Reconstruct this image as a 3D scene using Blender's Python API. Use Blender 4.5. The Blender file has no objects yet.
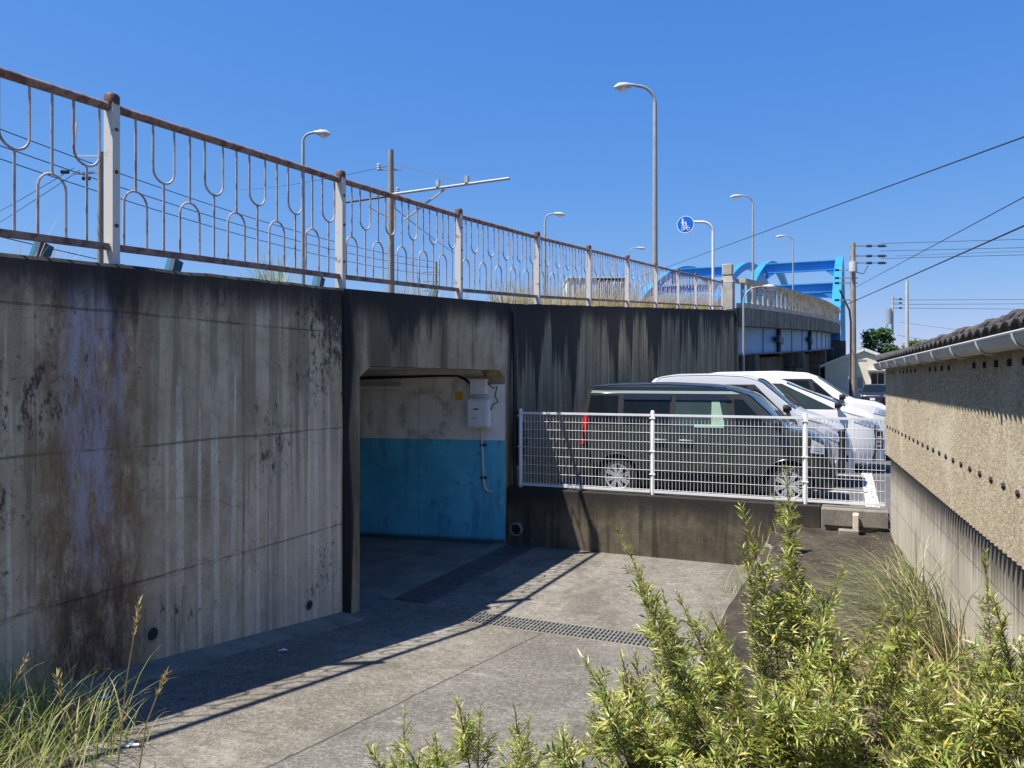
import bpy, math, random
from mathutils import Vector, Matrix
random.seed(7)
R = math.radians
C = bpy.context.scene.collection
TH = R(23.7); CT, ST = math.cos(TH), math.sin(TH)
F, CX, HY, EYE = 770.0, 512.0, 381.0, 1.6
# world frame: Y runs along the retaining wall, X to the right of it, parking lot at z = 0

def at(u, v=None, X=None, Y=None, t=None, Z=None):
    a = (u - CX) / F
    rx, ry = CT * a - ST, ST * a + CT
    if X is not None: t = X / rx
    elif Y is not None: t = Y / ry
    elif Z is not None: t = (EYE - Z) * F / (v - HY)
    z = EYE + (HY - v) / F * t if v is not None else 0.0
    return Vector((rx * t, ry * t, z))

# ------------------------------------------------------------------ mesh builder
class MB:
    def __init__(s): s.v = []; s.f = []
    def add(s, vs, fs):
        b = len(s.v); s.v += [Vector(p) for p in vs]; s.f += [tuple(i + b for i in f) for f in fs]; return s
    def box(s, x0, x1, y0, y1, z0, z1, c=0.0):
        if c <= 0:
            s.add([(x0,y0,z0),(x1,y0,z0),(x1,y1,z0),(x0,y1,z0),(x0,y0,z1),(x1,y0,z1),(x1,y1,z1),(x0,y1,z1)],
                  [(0,3,2,1),(4,5,6,7),(0,1,5,4),(1,2,6,5),(2,3,7,6),(3,0,4,7)])
        else:
            c = min(c, (x1-x0)*.45, (y1-y0)*.45, (z1-z0)*.45)
            def ring(d, z): return [(x0+d+c,y0+d,z),(x1-d-c,y0+d,z),(x1-d,y0+d+c,z),(x1-d,y1-d-c,z),(x1-d-c,y1-d,z),(x0+d+c,y1-d,z),(x0+d,y1-d-c,z),(x0+d,y0+d+c,z)]
            rs = [ring(c*.7, z0), ring(0, z0+c), ring(0, z1-c), ring(c*.7, z1)]
            vs = [p for r in rs for p in r]; fs = [tuple(range(7,-1,-1)), tuple(range(24,32))]
            for k in range(3):
                for i in range(8): fs.append((k*8+i, k*8+(i+1)%8, (k+1)*8+(i+1)%8, (k+1)*8+i))
            s.add(vs, fs)
        return s
    def bar(s, p, q, w, h, up=(0,0,1)):
        p, q = Vector(p), Vector(q); d = (q-p).normalized(); u = Vector(up)
        r = d.cross(u)
        if r.length < 1e-4: r = d.cross(Vector((1,0,0)))
        r.normalize(); u = r.cross(d).normalized()
        vs = [e + r*a*w/2 + u*b*h/2 for e in (p,q) for a,b in ((-1,-1),(1,-1),(1,1),(-1,1))]
        return s.add(vs, [(0,1,2,3),(7,6,5,4),(0,4,5,1),(1,5,6,2),(2,6,7,3),(3,7,4,0)])
    def tube(s, pts, r, n=8, cap=True):
        pts = [Vector(p) for p in pts]; m = len(pts)
        rr = r if isinstance(r, (list, tuple)) else [r]*m
        T0 = (pts[1]-pts[0]).normalized()
        a = T0.orthogonal().normalized(); vs = []
        for i, p in enumerate(pts):
            T = (pts[min(i+1,m-1)] - pts[max(i-1,0)]).normalized()
            a = (a - T*a.dot(T)).normalized(); b = T.cross(a)
            for k in range(n):
                w = 2*math.pi*k/n
                vs.append(p + (a*math.cos(w) + b*math.sin(w))*rr[i])
        fs = [(i*n+k, i*n+(k+1)%n, (i+1)*n+(k+1)%n, (i+1)*n+k) for i in range(m-1) for k in range(n)]
        if cap: fs += [tuple(range(n-1,-1,-1)), tuple(range((m-1)*n, m*n))]
        return s.add(vs, fs)
    def lathe(s, prof, o, ax=(0,0,1), n=24):
        ax = Vector(ax).normalized(); a = ax.orthogonal().normalized(); b = ax.cross(a); o = Vector(o); vs = []
        for (r, h) in prof:
            for k in range(n):
                w = 2*math.pi*k/n; vs.append(o + ax*h + (a*math.cos(w)+b*math.sin(w))*r)
        m = len(prof)
        fs = [(i*n+k, i*n+(k+1)%n, (i+1)*n+(k+1)%n, (i+1)*n+k) for i in range(m-1) for k in range(n)]
        return s.add(vs, fs)
    def grid(s, fn, us, vs_):
        n = len(vs_)
        s.add([fn(u,v) for u in us for v in vs_], [(i*n+j,(i+1)*n+j,(i+1)*n+j+1,i*n+j+1) for i in range(len(us)-1) for j in range(n-1)])
        return s
    def prism(s, poly, off):
        n = len(poly); off = Vector(off); P = [Vector(p) for p in poly]
        return s.add(P + [p+off for p in P], [tuple(range(n-1,-1,-1)), tuple(range(n,2*n))] + [(i,(i+1)%n,n+(i+1)%n,n+i) for i in range(n)])
    def build(s, name, m, parent=None, origin=None, smooth=False, local=False, fix=True):
        if parent is not None: o0 = Vector((0,0,0)) if local else rootloc(parent)
        elif origin is not None: o0 = Vector(origin)
        elif local: o0 = Vector((0,0,0))
        else:
            xs=[p.x for p in s.v]; ys=[p.y for p in s.v]
            o0 = Vector(((min(xs)+max(xs))/2,(min(ys)+max(ys))/2,min(p.z for p in s.v)))
        me = bpy.data.meshes.new(name)
        me.from_pydata([p-o0 for p in s.v], [], s.f)
        if fix:
            import bmesh
            bm = bmesh.new(); bm.from_mesh(me); bmesh.ops.recalc_face_normals(bm, faces=bm.faces); bm.to_mesh(me); bm.free()
        me.materials.append(m)
        if smooth:
            me.polygons.foreach_set('use_smooth', [True]*len(me.polygons))
            try: me.set_sharp_from_angle(angle=R(40))
            except Exception: pass
        o = bpy.data.objects.new(name, me); C.objects.link(o)
        if parent is not None: o.parent = parent
        else: o.location = o0
        return o

def rootloc(o):
    p = Vector(o.location)
    while o.parent: o = o.parent; p += Vector(o.location)
    return p
def tag(o, label=None, cat=None, group=None, kind=None):
    if label: o['label'] = label
    if cat: o['category'] = cat
    if group: o['group'] = group
    if kind: o['kind'] = kind
    return o
def thing(name, label, cat, loc, group=None, rz=0):
    o = bpy.data.objects.new(name, None); C.objects.link(o); o.empty_display_size = .1
    o.location = loc; o.rotation_euler = (0,0,rz)
    return tag(o, label, cat, group)

# ------------------------------------------------------------------ node helper
class NT:
    def __init__(s, name):
        s.m = bpy.data.materials.new(name); s.m.use_nodes = True; s.t = s.m.node_tree
        s.b = s.t.nodes['Principled BSDF']; s.out = s.t.nodes['Material Output']
        g = s.n('ShaderNodeNewGeometry'); s.pos = g.outputs['Position']; s.isl = g.outputs['Random Per Island']; s.nrm = g.outputs['Normal']
        s.obj = s.n('ShaderNodeTexCoord').outputs['Object']
    def n(s, t): return s.t.nodes.new(t)
    def put(s, sock, v):
        if hasattr(v, 'is_output'): s.t.links.new(v, sock)
        elif isinstance(v, (tuple, list)) and len(v) == 3 and sock.type == 'RGBA': sock.default_value = (*v, 1)
        else: sock.default_value = v
    def math(s, op, a, b=0.0, c=None, clamp=False):
        n = s.n('ShaderNodeMath'); n.operation = op; n.use_clamp = clamp
        s.put(n.inputs[0], a); s.put(n.inputs[1], b)
        if c is not None: s.put(n.inputs[2], c)
        return n.outputs[0]
    def mul(s, a, b): return s.math('MULTIPLY', a, b)
    def add(s, a, b): return s.math('ADD', a, b)
    def sub(s, a, b): return s.math('SUBTRACT', a, b)
    def sep(s, v):
        n = s.n('ShaderNodeSeparateXYZ'); s.put(n.inputs[0], v); return n.outputs
    def comb(s, x, y, z):
        n = s.n('ShaderNodeCombineXYZ'); s.put(n.inputs[0], x); s.put(n.inputs[1], y); s.put(n.inputs[2], z); return n.outputs[0]
    def sc(s, v, k):
        n = s.n('ShaderNodeVectorMath'); n.operation = 'MULTIPLY'; s.put(n.inputs[0], v); n.inputs[1].default_value = k if isinstance(k, tuple) else (k,k,k); return n.outputs[0]
    def noise(s, v, scale=1, det=4, rough=.55, dist=0.0):
        n = s.n('ShaderNodeTexNoise'); s.put(n.inputs['Vector'], v); n.inputs['Scale'].default_value = scale
        n.inputs['Detail'].default_value = det; n.inputs['Roughness'].default_value = rough; n.inputs['Distortion'].default_value = dist
        return n.outputs['Fac']
    def voro(s, v, scale, feat='F1'):
        n = s.n('ShaderNodeTexVoronoi'); n.feature = feat; s.put(n.inputs['Vector'], v); n.inputs['Scale'].default_value = scale
        return n.outputs['Distance'], n.outputs[1]
    def ss(s, v, a, b, lo=0.0, hi=1.0):
        n = s.n('ShaderNodeMapRange'); n.interpolation_type = 'SMOOTHSTEP'; n.clamp = True
        s.put(n.inputs[0], v); s.put(n.inputs[1], a); s.put(n.inputs[2], b); n.inputs[3].default_value = lo; n.inputs[4].default_value = hi
        return n.outputs[0]
    def mix(s, f, a, b, bt='MIX'):
        n = s.n('ShaderNodeMix'); n.data_type = 'RGBA'; n.blend_type = bt; n.clamp_factor = True
        s.put(n.inputs[0], f); s.put(n.inputs[6], a); s.put(n.inputs[7], b); return n.outputs[2]
    def ramp(s, f, stops):
        n = s.n('ShaderNodeValToRGB'); e = n.color_ramp.elements
        while len(e) < len(stops): e.new(.5)
        for x, (p, c) in zip(e, stops): x.position = p; x.color = (*c, 1)
        s.put(n.inputs[0], f); return n.outputs[0]
    def bump(s, h, st=.3, d=.01, nrm=None):
        n = s.n('ShaderNodeBump'); n.inputs['Strength'].default_value = st; n.inputs['Distance'].default_value = d
        s.put(n.inputs['Height'], h)
        if nrm is not None: s.put(n.inputs['Normal'], nrm)
        return n.outputs[0]
    def fin(s, col=None, rough=.8, bump=None, metal=0.0, spec=.3, coat=0.0):
        if col is not None: s.put(s.b.inputs['Base Color'], col)
        s.put(s.b.inputs['Roughness'], rough); s.b.inputs['Metallic'].default_value = metal
        s.b.inputs['Specular IOR Level'].default_value = spec; s.b.inputs['Coat Weight'].default_value = coat
        if bump is not None: s.put(s.b.inputs['Normal'], bump)
        return s.m

def simple(name, col, rough=.5, metal=0.0, var=.12, scale=6.0, spec=.4, coat=0.0, bump=0.0, dirt=None):
    t = NT(name); n = t.noise(t.obj, scale, 5)
    c = t.mix(t.ss(n, .3, .7), tuple(x*(1-var) for x in col), tuple(min(1, x*(1+var)) for x in col))
    if dirt:
        d = t.noise(t.obj, scale*.7, 7, .65); c = t.mix(t.ss(d, dirt[0], dirt[0]+.12), c, dirt[1])
    b = t.bump(t.noise(t.obj, scale*8, 3), bump, .004) if bump else None
    return t.fin(c, rough, b, metal, spec, coat)

def zt(Y):  # top of the retaining wall
    P = [(-30,1.6),(0,2.25),(3.02,2.38),(6.4,2.536),(10.5,2.765),(35.6,4.78),(80,8)]
    for (a,za),(b,zb) in zip(P, P[1:]):
        if Y <= b: return za + (zb-za)*(Y-a)/(b-a)
    return P[-1][1]

# ------------------------------------------------------------------ concrete with stains
def concrete(name, lo, hi, top, drip=(.0,1.2), dripw=5.0, dcol=(.03,.028,.026), white=.5, joints=(), vj=(), stripe=False, brown=0.3, plank=0.0, lime=(), mould=0.0, bands=0.0):
    """top=(a,b): z of the upper edge is a+b*y; lime: (y0,y1,z) spans where lime has run down; mould: strength of black patches"""
    t = NT(name); x, y, z = t.sep(t.pos)
    yy = t.add(y, x)                                   # end faces streak as well
    dt = t.sub(t.add(t.mul(y, top[1]), top[0]), z)
    blotch = t.noise(t.pos, 1.0, 8, .66); mid = t.noise(t.pos, 5.5, 8, .72); gr = t.noise(t.pos, 85, 4, .7); spk = t.noise(t.pos, 24, 7, .75)
    col = t.mix(t.ss(blotch, .32, .70), lo, hi)
    col = t.mix(t.ss(mid, .42, .68, .0, .42), col, tuple(v*.50 for v in lo))
    dk = tuple(v*.32 for v in lo)
    if bands:
        bn = t.noise(t.comb(t.mul(yy, 1.9), 12.0, t.mul(z, .12)), 1.0, 4, .6)
        col = t.mix(t.ss(bn, .40, .53, bands, 0), col, tuple(v*.22 for v in lo))
    if plank:
        pk = t.noise(t.comb(t.mul(yy, 7.0), 0.0, t.mul(z, .08)), 1.0, 6, .75)
        col = t.mix(t.ss(pk, .42, .62, plank, 0.0), col, tuple(v*.3 for v in lo))
    st = t.noise(t.comb(t.mul(yy, 6.0), 3.0, t.mul(z, .30)), 1.0, 8, .72)
    col = t.mix(t.ss(st, .50, .70, 0, .45), col, dk)
    s5 = t.noise(t.comb(t.mul(yy, 5.0), 60.0, t.mul(z, .16)), 1.0, 5, .62); s6 = t.noise(t.comb(t.mul(yy, .8), 61.0, t.mul(z, .6)), 1.0, 3, .5)
    col = t.mix(t.mul(t.ss(s5, .50, .57, 0, .60), t.ss(s6, .40, .55)), col, tuple(v*.42 for v in lo))
    br = t.noise(t.comb(t.mul(yy, 1.4), 5.0, t.mul(z, .5)), 1.0, 6, .65)
    col = t.mix(t.ss(br, .46, .68, 0, brown), col, (.22,.16,.095))
    # lime runs: start at an uneven height and run down
    wn = t.noise(t.comb(t.mul(yy, 11.0), 20.0, t.mul(z, .12)), 1.0, 2, .5)
    sh = t.noise(t.comb(t.mul(yy, 9.0), 27.0, 0.0), 1.0, 2, .5)
    brk_ = t.mul(t.ss(t.noise(t.comb(t.mul(yy, 4.0), 70.0, t.mul(z, 1.6)), 1.0, 6, .7), .36, .60, .15, 1), t.ss(spk, .36, .58, .55, 1))
    for (ya, yb, zs) in lime:
        m = t.mul(t.ss(y, ya-.1, ya+.12), t.ss(y, yb+.1, yb-.12))
        start = t.add(zs-.6, t.mul(sh, 1.2))
        m = t.mul(t.mul(m, t.ss(t.sub(start, z), -.05, .25)), t.ss(t.add(t.add(wn, t.mul(t.sub(mid, .5), .20)), t.ss(t.sub(start, z), 0.0, 1.0, -.06, .012)), .50, .60))
        col = t.mix(t.mul(t.mul(m, brk_), white), col, (.90,.80,.63))
    if lime:
        pm = t.mul(t.ss(y, 4.3, 6.2), t.ss(t.add(z, t.mul(t.sub(blotch, .5), 1.6)), 1.3, .2, 0, .28)); col = t.mix(pm, col, (.86,.78,.63))
    if stripe:
        wob = t.noise(t.comb(t.mul(y, 2.0), 1.0, t.mul(z, 2.6)), 1.0, 7, .7)
        c = t.add(y, t.mul(t.sub(wob, .5), .26)); dist = t.math('ABSOLUTE', t.sub(c, 3.60))
        core = t.ss(dist, .17, .30, 1, 0); halo = t.ss(dist, .26, .56, 1, 0)
        rust = t.noise(t.comb(t.mul(y, 9.0), 2.0, t.mul(z, 3.2)), 1.0, 9, .8)
        col = t.mix(t.mul(halo, t.ss(rust, .36, .58, .15, .9)), col, (.23,.13,.06))
        run = t.noise(t.comb(t.mul(y, 7.0), 8.0, t.mul(z, 1.1)), 1.0, 9, .78)
        pur = t.mix(t.ss(run, .42, .6), (.28,.25,.31), (.42,.385,.41))
        narrow = t.ss(dist, .10, .22, 1, 0)
        body = t.mul(core, t.ss(z, .95, 1.5)); body = t.math('MAXIMUM', body, t.mul(narrow, t.ss(z, .0, .7)))
        col = t.mix(t.mul(body, t.ss(run, .41, .56, .0, .85)), col, pur)
        col = t.mix(t.mul(t.mul(core, t.ss(z, .75, -.2)), t.ss(rust, .40, .58, .2, .85)), col, (.10,.064,.045))
        col = t.mix(t.mul(halo, t.ss(rust, .58, .70, 0, .8)), col, (.05,.038,.034))
    # black mould running down from the upper edge
    Ln = t.noise(t.comb(t.mul(yy, dripw), 30.0, 0.0), 1.0, 4, .62)
    Lw = t.noise(t.comb(t.mul(yy, .55), 33.0, 0.0), 1.0, 2, .5)
    LL = t.ss(t.add(t.mul(Ln, .62), t.mul(Lw, .38)), .34, .68, drip[0], drip[1])
    ed = t.noise(t.comb(t.mul(yy, 12.0), 40.0, t.mul(z, 4.0)), 1.0, 8, .75)
    dm = t.ss(t.add(t.sub(LL, dt), t.mul(t.sub(ed, .5), 1.1)), -.10, .38)
    col = t.mix(t.mul(dm, .93), col, dcol)
    rim = t.ss(t.add(dt, t.mul(t.sub(ed, .5), .55)), .06, .42, .92, 0)
    col = t.mix(rim, col, dcol)
    if mould:
        big = t.noise(t.comb(t.mul(yy, .9), 50.0, t.mul(z, 1.0)), 1.0, 3, .5)
        fine = t.noise(t.comb(t.mul(yy, 13.0), 51.0, t.mul(z, 6.0)), 1.0, 9, .82)
        near = t.ss(yy, .6, 1.7) if False else t.mul(t.ss(y, 5.3, 6.1), t.ss(z, 1.2, 1.9))
        b = t.add(t.mul(t.sub(big, .5), .62), t.mul(near, .12))
        col = t.mix(t.mul(t.ss(t.add(fine, b), .60, .68), mould), col, dcol)
    sm = t.mul(t.ss(spk, .56, .66), t.ss(t.noise(t.pos, 1.7, 3), .46, .62))
    col = t.mix(t.mul(sm, .8), col, (.05,.046,.04))
    col = t.mix(t.ss(gr, .3, .7, .22, 0), col, (.06,.057,.05))
    h = t.add(t.mul(gr, .25), t.add(t.mul(spk, .6), t.mul(mid, .9)))
    wob = t.mul(t.sub(t.noise(t.pos, 2.5, 5), .5), .03); brk = t.ss(t.noise(t.pos, 3.0, 5), .34, .56, .15, 1)
    for j in joints:
        d = t.math('ABSOLUTE', t.sub(t.add(z, wob), j)); mk = t.mul(t.ss(d, .002, .012, 1, 0), brk)
        col = t.mix(t.mul(mk, .55), col, (.07,.062,.05)); h = t.sub(h, t.mul(mk, 1.5))
    for j in vj:
        d = t.math('ABSOLUTE', t.sub(t.add(y, t.mul(wob, .4)), j)); mk = t.mul(t.ss(d, .002, .010, 1, 0), brk)
        col = t.mix(t.mul(mk, .35), col, (.09,.08,.07)); h = t.sub(h, t.mul(mk, .8))
    if stripe:   # a few wandering cracks
        wv = t.n('ShaderNodeVectorMath'); wv.operation = 'ADD'; t.put(wv.inputs[0], t.comb(0.0, t.mul(y, .42), t.mul(z, .75)))
        n3 = t.n('ShaderNodeTexNoise'); n3.inputs['Scale'].default_value = 2.2; n3.inputs['Detail'].default_value = 6; t.put(n3.inputs['Vector'], t.pos)
        t.put(wv.inputs[1], t.sc(n3.outputs['Color'], .22))
        ck = t.voro(wv.outputs[0], 1.35, 'DISTANCE_TO_EDGE')[0]
        mk = t.mul(t.ss(ck, .0015, .006, 1, 0), t.ss(t.noise(t.pos, .9, 2), .45, .6)); col = t.mix(t.mul(mk, .3), col, (.07,.06,.05))
    return t.fin(col, .92, t.bump(h, .6, .012), 0, .15)

M = {}
JZ = (2.078, 1.135, .165)
M['wall_near'] = concrete('stained_concrete_near', (.48,.385,.24), (.72,.61,.42), (2.25,.044), (-.22,.70), 3.0, white=.75, joints=JZ, vj=(1.0, 3.2, 5.0), stripe=True, lime=((1.5,3.2,1.0),(4.12,5.0,1.75),(5.0,5.6,1.3),(5.6,6.45,1.6)), mould=.85)
M['wall_frame'] = concrete('stained_concrete_frame', (.38,.30,.175), (.57,.48,.315), (2.22,.0525), (-.05,1.0), 1.6, white=.5, brown=.5, bands=.85)
M['wall_far'] = concrete('stained_concrete_far', (.42,.335,.20), (.60,.51,.34), (1.925,.08), (-.45,2.4), 1.5, white=.25, plank=.7, brown=.35, bands=.5)
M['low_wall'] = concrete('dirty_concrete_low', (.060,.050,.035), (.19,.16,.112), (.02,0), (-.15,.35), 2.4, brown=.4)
M['viaduct_conc'] = concrete('viaduct_concrete', (.22,.20,.165), (.36,.335,.28), (2.9,.068), (-.3,1.0), 1.6, plank=.25)
M['pier'] = concrete('pier_concrete', (.10,.092,.08), (.20,.185,.16), (4.0,0.05), (-.2,1.6), .9)
def balus():
    t = NT('balustrade_concrete'); n = t.noise(t.pos, 2.2, 6, .65)
    return t.fin(t.mix(t.ss(n, .35, .65), (.36,.32,.24), (.58,.52,.41)), .9, t.bump(t.noise(t.pos, 30, 4), .3, .01))
M['balus'] = balus()

def path_mat():
    t = NT('worn_path_concrete'); x, y, z = t.sep(t.pos)
    b = t.noise(t.pos, .9, 7, .62); f = t.noise(t.pos, 62, 6, .8); md = t.noise(t.pos, 6, 8, .75); g2 = t.noise(t.pos, 150, 3, .8)
    col = t.mix(t.ss(b, .32, .68), (.135,.118,.092), (.215,.195,.16))
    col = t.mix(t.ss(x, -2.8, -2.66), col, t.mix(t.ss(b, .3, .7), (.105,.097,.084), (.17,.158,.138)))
    col = t.mix(t.ss(y, 6.6, 8.2, 0, .5), col, (.20,.182,.15))
    col = t.mix(t.ss(md, .42, .64, 0, .6), col, (.085,.074,.056))
    pale = t.noise(t.sc(t.pos, (.9,1.1,1)), 2.3, 7, .75)
    col = t.mix(t.ss(pale, .54, .70, 0, .65), col, (.30,.275,.225))
    col = t.mix(t.ss(f, .52, .66, 0, .75), col, (.36,.335,.285))
    col = t.mix(t.ss(f, .48, .36, 0, .7), col, (.045,.04,.032))
    col = t.mix(t.ss(g2, .58, .68, 0, .5), col, (.42,.39,.33))
    g3 = t.noise(t.pos, 26, 7, .82)
    col = t.mix(t.ss(g3, .50, .66, 0, .55), col, (.34,.315,.265)); col = t.mix(t.ss(g3, .47, .34, 0, .65), col, (.05,.043,.032))
    pl = t.noise(t.sc(t.pos, (1.2,.7,1)), 1.0, 5, .6)
    col = t.mix(t.ss(pl, .54, .62, 0, .45), col, (.075,.067,.053))
    moss = t.noise(t.sc(t.pos, (1,1,1)), 1.6, 6, .7)
    edge = t.ss(x, -1.5, -.88)
    col = t.mix(t.mul(t.ss(moss, .45, .62), t.add(.15, t.mul(edge, .7))), col, (.085,.083,.05))
    wob = t.mul(t.sub(t.noise(t.pos, 3, 5), .5), .05)
    h = t.add(t.mul(f, 1.0), t.mul(md, .4))
    for ax, j, w in ((x,-2.72,.012),):
        mk = t.mul(t.ss(t.math('ABSOLUTE', t.sub(t.add(ax, wob), j)), w*.25, w, 1, 0), t.math('LESS_THAN', y, 6.9))
        col = t.mix(t.mul(mk, .8), col, (.05,.047,.042)); h = t.sub(h, t.mul(mk, 2))
    return t.fin(col, .93, t.bump(h, .55, .008), 0, .2)
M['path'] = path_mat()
def slab(name, lo, hi, mo=.3):
    t = NT(name); b = t.noise(t.pos, 2.1, 7, .65); f = t.noise(t.pos, 60, 4, .7)
    col = t.mix(t.ss(b, .3, .7), lo, hi); col = t.mix(t.ss(f, .55, .35, 0, .45), col, tuple(v*.35 for v in lo))
    col = t.mix(t.ss(t.noise(t.pos, 4.1, 5), .55, .7, 0, mo), col, (.07,.066,.055))
    return t.fin(col, .92, t.bump(t.add(f, b), .4, .008), 0, .2)
M['kerb'] = slab('kerb_concrete', (.17,.15,.115), (.27,.245,.20))
M['tunnel_floor'] = slab('tunnel_floor_concrete', (.16,.145,.12), (.25,.23,.19))
M['pillar'] = slab('pale_post_concrete', (.38,.34,.28), (.55,.51,.43), .15)
M['step_conc'] = slab('pale_step_concrete', (.15,.135,.11), (.26,.235,.19))
def soil_mat():
    t = NT('dark_soil'); b = t.noise(t.pos, 1.7, 8, .68); f = t.noise(t.pos, 45, 5, .75)
    col = t.mix(t.ss(b, .35, .65), (.030,.026,.021), (.070,.058,.045)); col = t.mix(t.ss(f, .5, .7, 0, .55), col, (.13,.11,.085))
    far = t.ss(t.sep(t.pos)[1], 30, 60)
    col = t.mix(far, col, t.mix(t.ss(b, .4, .6), (.07,.10,.03), (.16,.15,.08)))
    col = t.mix(t.ss(t.noise(t.pos, 3.3, 6, .7), .60, .68, 0, .7), col, (.15,.115,.075))
    return t.fin(col, .97, t.bump(t.add(f, t.mul(b, 2)), .7, .02), 0, .1)
M['soil'] = soil_mat()
def asphalt(name, lo, hi):
    t = NT(name); b = t.noise(t.pos, .8, 6, .6); f = t.noise(t.pos, 120, 3, .8)
    col = t.mix(t.ss(b, .35, .65), lo, hi); col = t.mix(t.ss(f, .5, .7, 0, .5), col, (.2,.2,.195))
    return t.fin(col, .93, t.bump(f, .4, .006), 0, .2)
M['asphalt'] = asphalt('parking_asphalt', (.07,.068,.065), (.11,.107,.102))
M['road'] = asphalt('road_asphalt', (.05,.05,.05), (.075,.075,.075))
def line_mat():
    t = NT('worn_white_paint'); n = t.noise(t.pos, 14, 6, .75)
    return t.fin(t.mix(t.ss(n, .40, .56), (.16,.16,.155), (.58,.575,.55)), .8)
M['line'] = line_mat()
def tunnel_wall():
    t = NT('two_tone_tunnel_paint'); x, y, z = t.sep(t.pos)
    b = t.noise(t.pos, 1.6, 6, .65); s = t.noise(t.sc(t.pos, (2.2,2.2,.5)), 1.6, 6, .7)
    wh = t.mix(t.ss(b, .35, .68), (.72,.67,.58), (.86,.81,.72))
    # big smudged ring and scribbles of grime
    dx = t.sub(x, -5.95); dz = t.mul(t.sub(z, 1.1), 1.0)
    rr = t.math('SQRT', t.add(t.mul(dx, dx), t.mul(dz, dz)))
    rr = t.add(rr, t.mul(t.sub(t.noise(t.pos, 3.5, 5), .5), .22))
    ring = t.mul(t.ss(rr, .24, .33), t.ss(rr, .5, .36))
    wh = t.mix(t.mul(ring, t.ss(t.noise(t.pos, 11, 5, .7), .4, .62, .1, .6)), wh, (.14,.13,.12))
    wh = t.mix(t.ss(s, .52, .72, 0, .5), wh, (.2,.19,.17))
    bl = t.mix(t.ss(b, .3, .7), (.07,.40,.54), (.13,.52,.68))
    bl = t.mix(t.ss(s, .5, .7, 0, .6), bl, (.035,.16,.22))
    bl = t.mix(t.mul(t.ss(t.noise(t.pos, 6, 7, .75), .55, .68), .6), bl, (.022,.07,.11))
    e = t.mul(t.sub(t.noise(t.pos, 8, 3), .5), .012)
    col = t.mix(t.math('GREATER_THAN', t.add(z, e), .715), bl, wh)
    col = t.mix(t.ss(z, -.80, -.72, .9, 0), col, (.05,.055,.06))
    sm = t.ss(t.math('ABSOLUTE', t.sub(x, -6.05)), .002, .008, .5, 0)
    col = t.mix(sm, col, (.03,.12,.2))
    return t.fin(col, .62, t.bump(b, .15, .01), 0, .35)
M['tunnel_wall'] = tunnel_wall()
M['tunnel_ceiling'] = slab('tunnel_ceiling_concrete', (.52,.48,.43), (.66,.62,.56))
M['black_gap'] = simple('bitumen_joint', (.015,.014,.013), .9)

def rusty(name, paint, rustc, lo, hi, sc=9, rough=.6):
    t = NT(name); n = t.noise(t.pos, sc, 7, .72); n2 = t.noise(t.pos, sc*4, 4)
    col = t.mix(t.ss(n, lo, hi), paint, t.mix(n2, tuple(v*.6 for v in rustc), tuple(v*1.3 for v in rustc)))
    return t.fin(col, rough, t.bump(n2, .25, .002), 0, .3)
M['rail'] = rusty('rusty_rail', (.30,.20,.155), (.15,.068,.04), .42, .60)
M['baluster'] = rusty('rusty_baluster', (.47,.40,.355), (.22,.13,.10), .46, .66, 12)
M['post'] = rusty('peeling_post_paint', (.58,.555,.50), (.17,.085,.05), .58, .68, 5)
M['cap'] = rusty('rust_cap', (.2,.11,.07), (.12,.055,.035), .3, .5)
M['white_metal'] = simple('white_fence_paint', (.76,.755,.73), .38, 0, .05, spec=.5)
M['lamp_pole'] = simple('galvanised_pole', (.33,.33,.30), .55, .1, .08)
M['lamp_head'] = simple('lamp_housing', (.50,.49,.46), .4, 0, .06)
M['arm_metal'] = simple('weathered_pale_arm', (.42,.42,.40), .5)
M['white_pole'] = simple('white_sign_pole', (.78,.78,.77), .4, 0, .04)
M['lens'] = simple('lamp_lens', (.80,.78,.70), .25, 0, .05)
M['blue_steel'] = simple('blue_bridge_paint', (.03,.25,.60), .42, 0, .12, .25, dirt=(.62,(.07,.26,.48)))
M['pale_steel'] = simple('pale_blue_girder_paint', (.12,.29,.50), .5, 0, .14, .4, dirt=(.6,(.25,.33,.40)))
M['dark_steel'] = simple('dark_blue_steel', (.05,.075,.11), .6, 0, .1)
M['sign_blue'] = simple('sign_blue', (.006,.14,.62), .35, 0, .03)
M['sign_white'] = simple('sign_white', (.78,.79,.80), .4, 0, .03)
M['pole_conc'] = simple('concrete_utility_pole', (.30,.255,.195), .85, 0, .12, 1.5)
M['pole_pale'] = simple('pale_utility_pole', (.50,.48,.44), .85, 0, .1, 1.5)
M['steel'] = simple('grey_steel', (.42,.43,.44), .45, .4, .1)
M['cable'] = simple('black_cable', (.022,.022,.025), .6)
M['insul'] = simple('insulator', (.05,.045,.05), .35)
M['ceram'] = simple('pale_insulator', (.55,.55,.56), .3)
M['teal'] = simple('teal_post_paint', (.02,.125,.18), .5, 0, .15)
M['grate'] = simple('galvanised_grate', (.30,.285,.25), .5, .55, .25, 14)
M['grate_dark'] = simple('dark_grate', (.12,.115,.11), .55, .3, .25, 10)
M['pit'] = simple('trench_pit', (.03,.03,.028), .95)
M['box_white'] = simple('meter_box', (.70,.69,.66), .45, 0, .05, dirt=(.66,(.45,.42,.38)))
M['conduit'] = simple('grey_conduit', (.52,.52,.50), .5)
M['yellow'] = simple('yellow_sticker', (.62,.42,.02), .5)
M['black_pl'] = simple('black_plastic', (.02,.02,.022), .5, spec=.4)
M['clay_pipe'] = simple('drain_pipe', (.26,.24,.21), .8)
M['gutter'] = simple('weathered_gutter', (.45,.445,.42), .5, 0, .12, 3, dirt=(.58,(.28,.27,.25)))
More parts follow.
